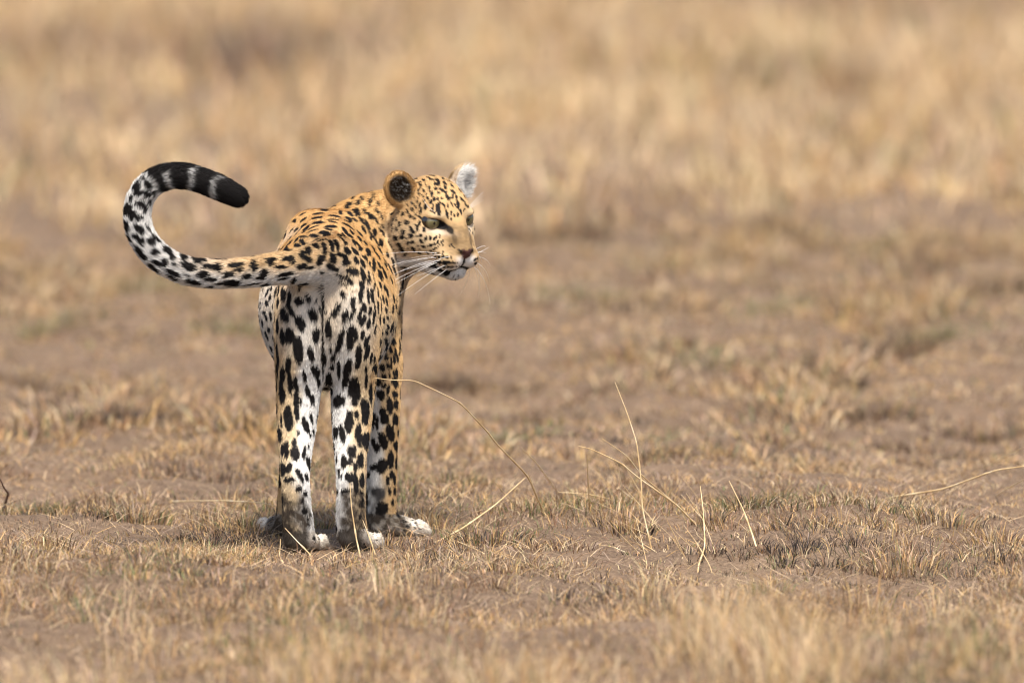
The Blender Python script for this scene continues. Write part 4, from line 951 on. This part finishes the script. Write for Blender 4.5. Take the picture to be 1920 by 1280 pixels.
def stalk(label, rows, r=0.0020, mat=straw, root='ground', name='grass_stalk', cat='grass stalk', group=None):
    """rows: pixel x, pixel y, depth from tip to root; the root is carried down into the soil"""
    if root == 'ground':                                 # the root's depth follows from where it meets the soil
        q = np.array(rows, float); cum = np.concatenate([[0], np.cumsum(np.hypot(*np.diff(q[:, :2], axis=0).T))]); cum /= cum[-1]
        q[:, 2] = q[0, 2] + (ground_xy(*q[-1, :2])[1] - q[0, 2]) * cum ** 1.3
        rows = q
    pts = [at(*q) for q in rows]
    if root:
        e = pts[-1].copy(); d = pts[-1] - pts[-2]; d /= np.linalg.norm(d)
        gz = float(ground_z(e[0], e[1]))
        if e[2] > gz - 0.004:
            e = e + np.array([d[0] * 0.02, d[1] * 0.02, 0]); e[2] = float(ground_z(e[0], e[1])) - 0.012
            pts.append(e)
    P_ = cat_fine(pts)
    n = len(P_)
    rad = 0.95 * r * (0.28 + 0.72 * np.linspace(0, 1, n) ** 0.7)
    o = tube(name, P_, list(rad), None, mat, None, 6)
    tag(o, label, cat, group)
    # a swollen node where the stalk bends
    if n > 14 and mat is straw:
        i = int(n * 0.45)
        t_ = P_[i + 1] - P_[i - 1]; t_ /= np.linalg.norm(t_)
        q = [P_[i] + t_ * s_ for s_ in np.linspace(-0.012, 0.012, 5)]
        tube('node', q, [rad[i] * 0.9, rad[i] * 1.35, rad[i] * 1.5, rad[i] * 1.25, rad[i] * 0.9], None, mat, o, 6)
    return o
def cat_fine(pts):
    pts = np.array(pts)
    t = np.arange(len(pts)); u = np.linspace(0, len(pts) - 1, (len(pts) - 1) * 5 + 1)
    q = np.stack([np.interp(u, t, pts[:, c]) for c in range(3)], 1)
    q[1:-1] = 0.25 * q[:-2] + 0.5 * q[1:-1] + 0.25 * q[2:]      # straight runs with softened bends
    return q
G = 'dry straw stalks around the leopard'
stalk("long straw stalk arching over towards the leopard's right hind leg", [(702, 708, -0.03), (730, 712, 0.02), (776, 713, 0.1), (819, 733, 0.2), (863, 755, 0.3), (913, 808, 0.42), (932, 833, 0.48), (990, 892, 0.62), (1018, 958, 0.72), (1026, 985, 0.74)], 0.0026, group=G)
stalk('tall upright straw stalk rising above all other stalks', [(1153, 716, 0.2), (1177, 777, 0.2), (1194, 830, 0.2), (1202, 899, 0.2), (1204, 952, 0.2), (1221, 1027, 0.2)], 0.0025, group=G)
stalk('straw stalk with drooping tip slanting through the foot of the tall upright stalk', [(1085, 836, 0.3), (1107, 841, 0.32), (1163, 867, 0.35), (1197, 896, 0.38), (1269, 946, 0.45), (1322, 1002, 0.5)], 0.0026, group=G)
stalk('thin straw stalk slanting just above the drooping stalk', [(1129, 822, 0.42), (1150, 836, 0.42), (1176, 855, 0.44), (1204, 892, 0.48), (1260, 939, 0.55), (1310, 986, 0.6)], 0.0020, group=G)
stalk('short straight straw stalk standing upright like a pin', [(1100, 850, 0.6), (1102, 890, 0.6), (1104, 930, 0.6), (1107, 988, 0.6)], 0.0022, group=G)
stalk('straight straw stalk leaning towards the long arching stalk', [(977, 838, 0.8), (1007, 869, 0.82), (1030, 901, 0.85), (1057, 938, 0.9)], 0.0022, group=G)
stalk('thick golden stalk propped low beside the leopard\'s right fore paw', [(985, 895, 0.7), (929, 946, 0.6), (869, 989, 0.45), (816, 1017, 0.3)], 0.0030, group=G)
stalk('thin short stalk crossing the thick golden stalk', [(922, 896, 0.65), (950, 930, 0.66), (980, 965, 0.68)], 0.0016, group=G)
stalk('thin straight stalk hanging close beside the tall upright stalk', [(1158, 870, 0.33), (1166, 914, 0.33), (1172, 1008, 0.33)], 0.0018, group=G)
stalk('kinked straw stalk standing over the pale blurred grass clump', [(1313, 911, 0.0), (1319, 961, -0.02), (1322, 1024, -0.05), (1310, 1058, -0.1)], 0.0024, group=G)
stalk('bowed stalk lying low behind the tall upright stalk', [(1047, 922, 0.8), (1113, 927, 0.75), (1191, 949, 0.65), (1215, 965, 0.6)], 0.0022, group=G)
stalk('pale straw stick lying on the soil below the cropped tufts', [(850, 1011, 0.22), (900, 1033, 0.05), (954, 1064, -0.25)], 0.0026, group=G)
stalk('second tall stalk stub rising beside the foot of the arching stalk', [(990, 885, 0.75), (1001, 915, 0.75), (1015, 955, 0.75)], 0.0022, group=G)
stalk('long golden stalk sweeping up out of the lying straw at the far right', [(1965, 866, 0.7), (1920, 874, 0.75), (1867, 881, 0.85), (1769, 917, 0.95), (1672, 932, 1.0), (1570, 960, 1.05)], 0.0030, group=G)
stalk('thin straight stalk crossing under the long golden sweeping stalk', [(1772, 915, 0.9), (1720, 939, 0.95), (1668, 963, 1.0)], 0.0018, group=G)
stalk('greenish stalk above the long golden sweeping stalk', [(1930, 833, 0.9), (1880, 858, 1.0), (1840, 880, 1.1)], 0.0022, group=G)
stalk('short stalk leaning against the lying straw at the far right', [(1925, 896, 0.9), (1890, 915, 1.0), (1862, 934, 1.1)], 0.0020, group=G)
stalk('leaning golden stalk standing in front of the dark green tuft', [(1367, 901, 0.1), (1394, 956, 0.08), (1410, 1000, 0.05), (1422, 1038, 0.03)], 0.0030, group=G)
stalk("upright straw standing against the leopard's right hind foot", [(656, 905, -0.075), (659, 952, -0.08), (668, 1009, -0.085), (674, 1036, -0.09)], 0.0026, root=True, group=G)
stalk("bent straw crossing the leopard's left hind foot", [(534, 989, -0.07), (558, 1015, -0.08), (572, 1029, -0.085), (585, 1043, -0.09)], 0.0024, root=True, group=G)
stalk("slanting straw beside the toes of the leopard's right hind foot", [(680, 974, -0.06), (690, 1000, -0.065), (702, 1034, -0.07)], 0.0022, root=True, group=G)
stalk("hooked straw on the ground before the leopard's left hind foot", [(526, 1010, -0.10), (524, 1044, -0.18), (537, 1062, -0.28), (579, 1061, -0.28)], 0.0020, root=True, group=G)
stalk("long thin straw lying behind the leopard's left hind foot", [(525, 950, 0.55), (490, 942, 0.75), (420, 938, 0.95), (318, 940, 1.15)], 0.0020, group=G)
stalk('tiny upright straw standing alone beside the dark green tuft', [(1312, 905, 0.75), (1316, 940, 0.75), (1319, 968, 0.75)], 0.0020, group=G)
for i in range(26):
    bx_, by_ = rng.uniform(1165, 1350), rng.uniform(965, 1060)
    ln_, an_ = rng.uniform(50, 170), R(rng.normal(-38, 24))
    tx_, ty_ = bx_ + math.sin(an_) * ln_, by_ - math.cos(an_) * ln_ * 0.75
    yb = ground_xy(bx_, by_)[1]
    stalk('thin bleached straw in the loose sheaf round the tall upright stalk', [(tx_, ty_, yb + rng.normal() * 0.08), ((tx_ + bx_) / 2 + rng.normal() * 4, (ty_ + by_) / 2 + rng.normal() * 3, yb + 0.02), (bx_, by_, yb)], rng.uniform(0.0009, 0.0016), group='thin straws of the loose sheaf')
for i in range(18):
    bx_, by_ = rng.uniform(1560, 1930), rng.uniform(930, 985)
    ln_, an_ = rng.uniform(60, 200), R(rng.normal(84, 5)) * rng.choice([-1, 1])
    tx_, ty_ = bx_ + math.sin(an_) * ln_, by_ - abs(math.cos(an_)) * ln_
    stalk('thin flat-lying straw in the drift under the long golden sweeping stalk', [(tx_, ty_, ground_xy(tx_, ty_)[1] - 0.1), ((tx_ + bx_) / 2, (ty_ + by_) / 2 - 2, 0), (bx_, by_, 0)], rng.uniform(0.0010, 0.0016), group='straws of the lying drift')
stalk('dark reddish twig poking up at the edge of the bare soil', [(-2, 893, 0.7), (8, 915, 0.68), (16, 925, 0.66), (6, 955, 0.64)], 0.0045, bark, name='twig', cat='twig')

def tuft(label, px, py, w_, n_, h_, mix, splay=0.9, group='tufts of cropped grass'):
    g = ground_xy(px, py)
    b = tuft_blades(np.array([g[0]]), np.array([g[1]]), np.array([w_]), np.array([n_]), np.array([h_]), np.array([0.0027]), np.array([mix], float), splay, 0.28)
    c0 = np.array([g[0], g[1], 0])
    me = blades_mesh('grass_tuft', b[0] - c0, b[1], b[2], b[3], b[4], 0.2)
    o = child('grass_tuft', me, grass_mat); o.location = c0
    tag(o, label, 'grass tuft', group)
#        gold pale brown grey green char
tuft("golden upright grass tuft beside the leopard's right fore paw", 796, 990, 0.045, 130, 0.062, (2.2, 1.2, 0.6, 0.2, 0.1, 0.2), 0.5)
tuft('dark green bristly grass tuft behind the leaning golden stalk', 1402, 992, 0.075, 260, 0.058, (0.6, 0.2, 0.8, 0.2, 1.6, 1.3))
tuft('brown bristly tuft next to the dark green bristly tuft', 1335, 1005, 0.045, 110, 0.045, (0.8, 0.4, 1.3, 0.3, 0.5, 0.9))
tuft('bright green leafy tuft near the dark reddish twig', 78, 962, 0.07, 200, 0.045, (0.3, 0.2, 0.5, 0.2, 2.4, 0.4))
tuft("wide greenish brown tuft on the soil left of the leopard's hind feet", 262, 985, 0.085, 300, 0.052, (1.0, 0.5, 1.2, 0.3, 1.2, 0.9))
tuft("dry gold and green tuft leaning at the leopard's left fore paw", 455, 1000, 0.075, 240, 0.058, (1.6, 0.9, 0.7, 0.3, 0.9, 0.4), 1.2)
tuft('low dark tuft in front of the thick golden stalk', 915, 1020, 0.11, 340, 0.048, (0.7, 0.6, 1.3, 0.4, 0.5, 1.3))
tuft('dense brown tuft at the foot of the tall upright stalk', 1175, 1015, 0.07, 190, 0.042, (0.9, 0.7, 1.3, 0.4, 0.4, 0.9))
tuft('brown tuft at the lower end of the long golden sweeping stalk', 1602, 985, 0.06, 170, 0.05, (1.2, 0.6, 1.2, 0.4, 0.3, 0.8))
tuft('broad dry tuft under the lying straw at the far right', 1765, 1003, 0.10, 280, 0.05, (1.3, 0.8, 1.2, 0.3, 0.3, 0.8))
tuft('orange tinted tuft beside the broad dry tuft', 1870, 1020, 0.08, 200, 0.055, (2.0, 0.6, 1.4, 0.2, 0.1, 0.5))
tuft('small vivid green tuft in the blurred turf below the dark green tuft', 1440, 1115, 0.06, 120, 0.04, (0.3, 0.3, 0.3, 0.2, 2.2, 0.2))
tuft('pale golden tuft standing below the broad dry tuft', 1690, 1065, 0.09, 220, 0.055, (1.6, 1.2, 0.8, 0.4, 0.3, 0.4))
tuft('green mossy tuft behind the thick golden stalk', 850, 925, 0.12, 320, 0.042, (0.4, 0.5, 0.5, 0.4, 2.0, 0.4))
tuft('dark brown tuft behind the foot of the arching stalk', 1075, 950, 0.09, 220, 0.042, (0.8, 0.5, 1.6, 0.3, 0.4, 1.2))
PG, PD = (0.3, 0.4, 0.3, 0.4, 2.6, 0.2), (0.3, 0.2, 1.4, 0.3, 0.1, 1.8)
GG, GD = 'green tufts on the plain', 'dark clumps on the plain'
g_label, d_label = 'green grass tuft showing blurred on the open plain behind the leopard', 'dark brown burnt clump showing blurred on the open plain behind the leopard'
for px, py, w_, h_, lb in ((1702, 475, 0.20, 0.10, 'tall green tuft farthest out on the blurred plain'), (1480, 590, 0.22, 0.07, None), (1092, 572, 0.16, 0.09, None), (447, 640, 0.14, 0.08, "green tuft on the plain just beside the leopard's left flank"),
        (1765, 640, 0.10, 0.08, None), (1330, 690, 0.16, 0.05, None), (1245, 795, 0.08, 0.04, 'small green tuft just behind the tip of the tall upright stalk'), (980, 825, 0.12, 0.035, 'low green tuft behind the bend of the long arching stalk'),
        (255, 535, 0.16, 0.09, "green tuft on the plain behind the bend of the leopard's tail"), (110, 612, 0.14, 0.07, None)):
    tuft(lb or g_label, px, py, w_, 260, h_, PG, 0.8, GG)
for px, py, w_, h_, lb in ((1588, 718, 0.05, 0.05, 'small compact dark clump standing alone on the bare plain'), (905, 690, 0.20, 0.05, "flat dark burnt patch beyond the leopard's right shoulder"), (845, 690, 0.12, 0.05, "dark clump between the flat burnt patch and the leopard's right foreleg"),
        (1000, 765, 0.16, 0.06, d_label), (1690, 660, 0.10, 0.08, d_label), (1640, 760, 0.14, 0.07, d_label), (1850, 775, 0.18, 0.06, d_label), (60, 700, 0.14, 0.07, d_label), (415, 905, 0.22, 0.04, "low burnt clump behind the leopard's left hind leg"),
        (1740, 810, 0.2, 0.05, d_label), (300, 760, 0.16, 0.06, d_label), (1045, 455, 0.2, 0.12, "dark clump far out beyond the leopard's whiskers"), (1880, 560, 0.2, 0.1, d_label)):
    tuft(lb, px, py, w_, 420, h_, PD, 0.9, GD)
# ==== END
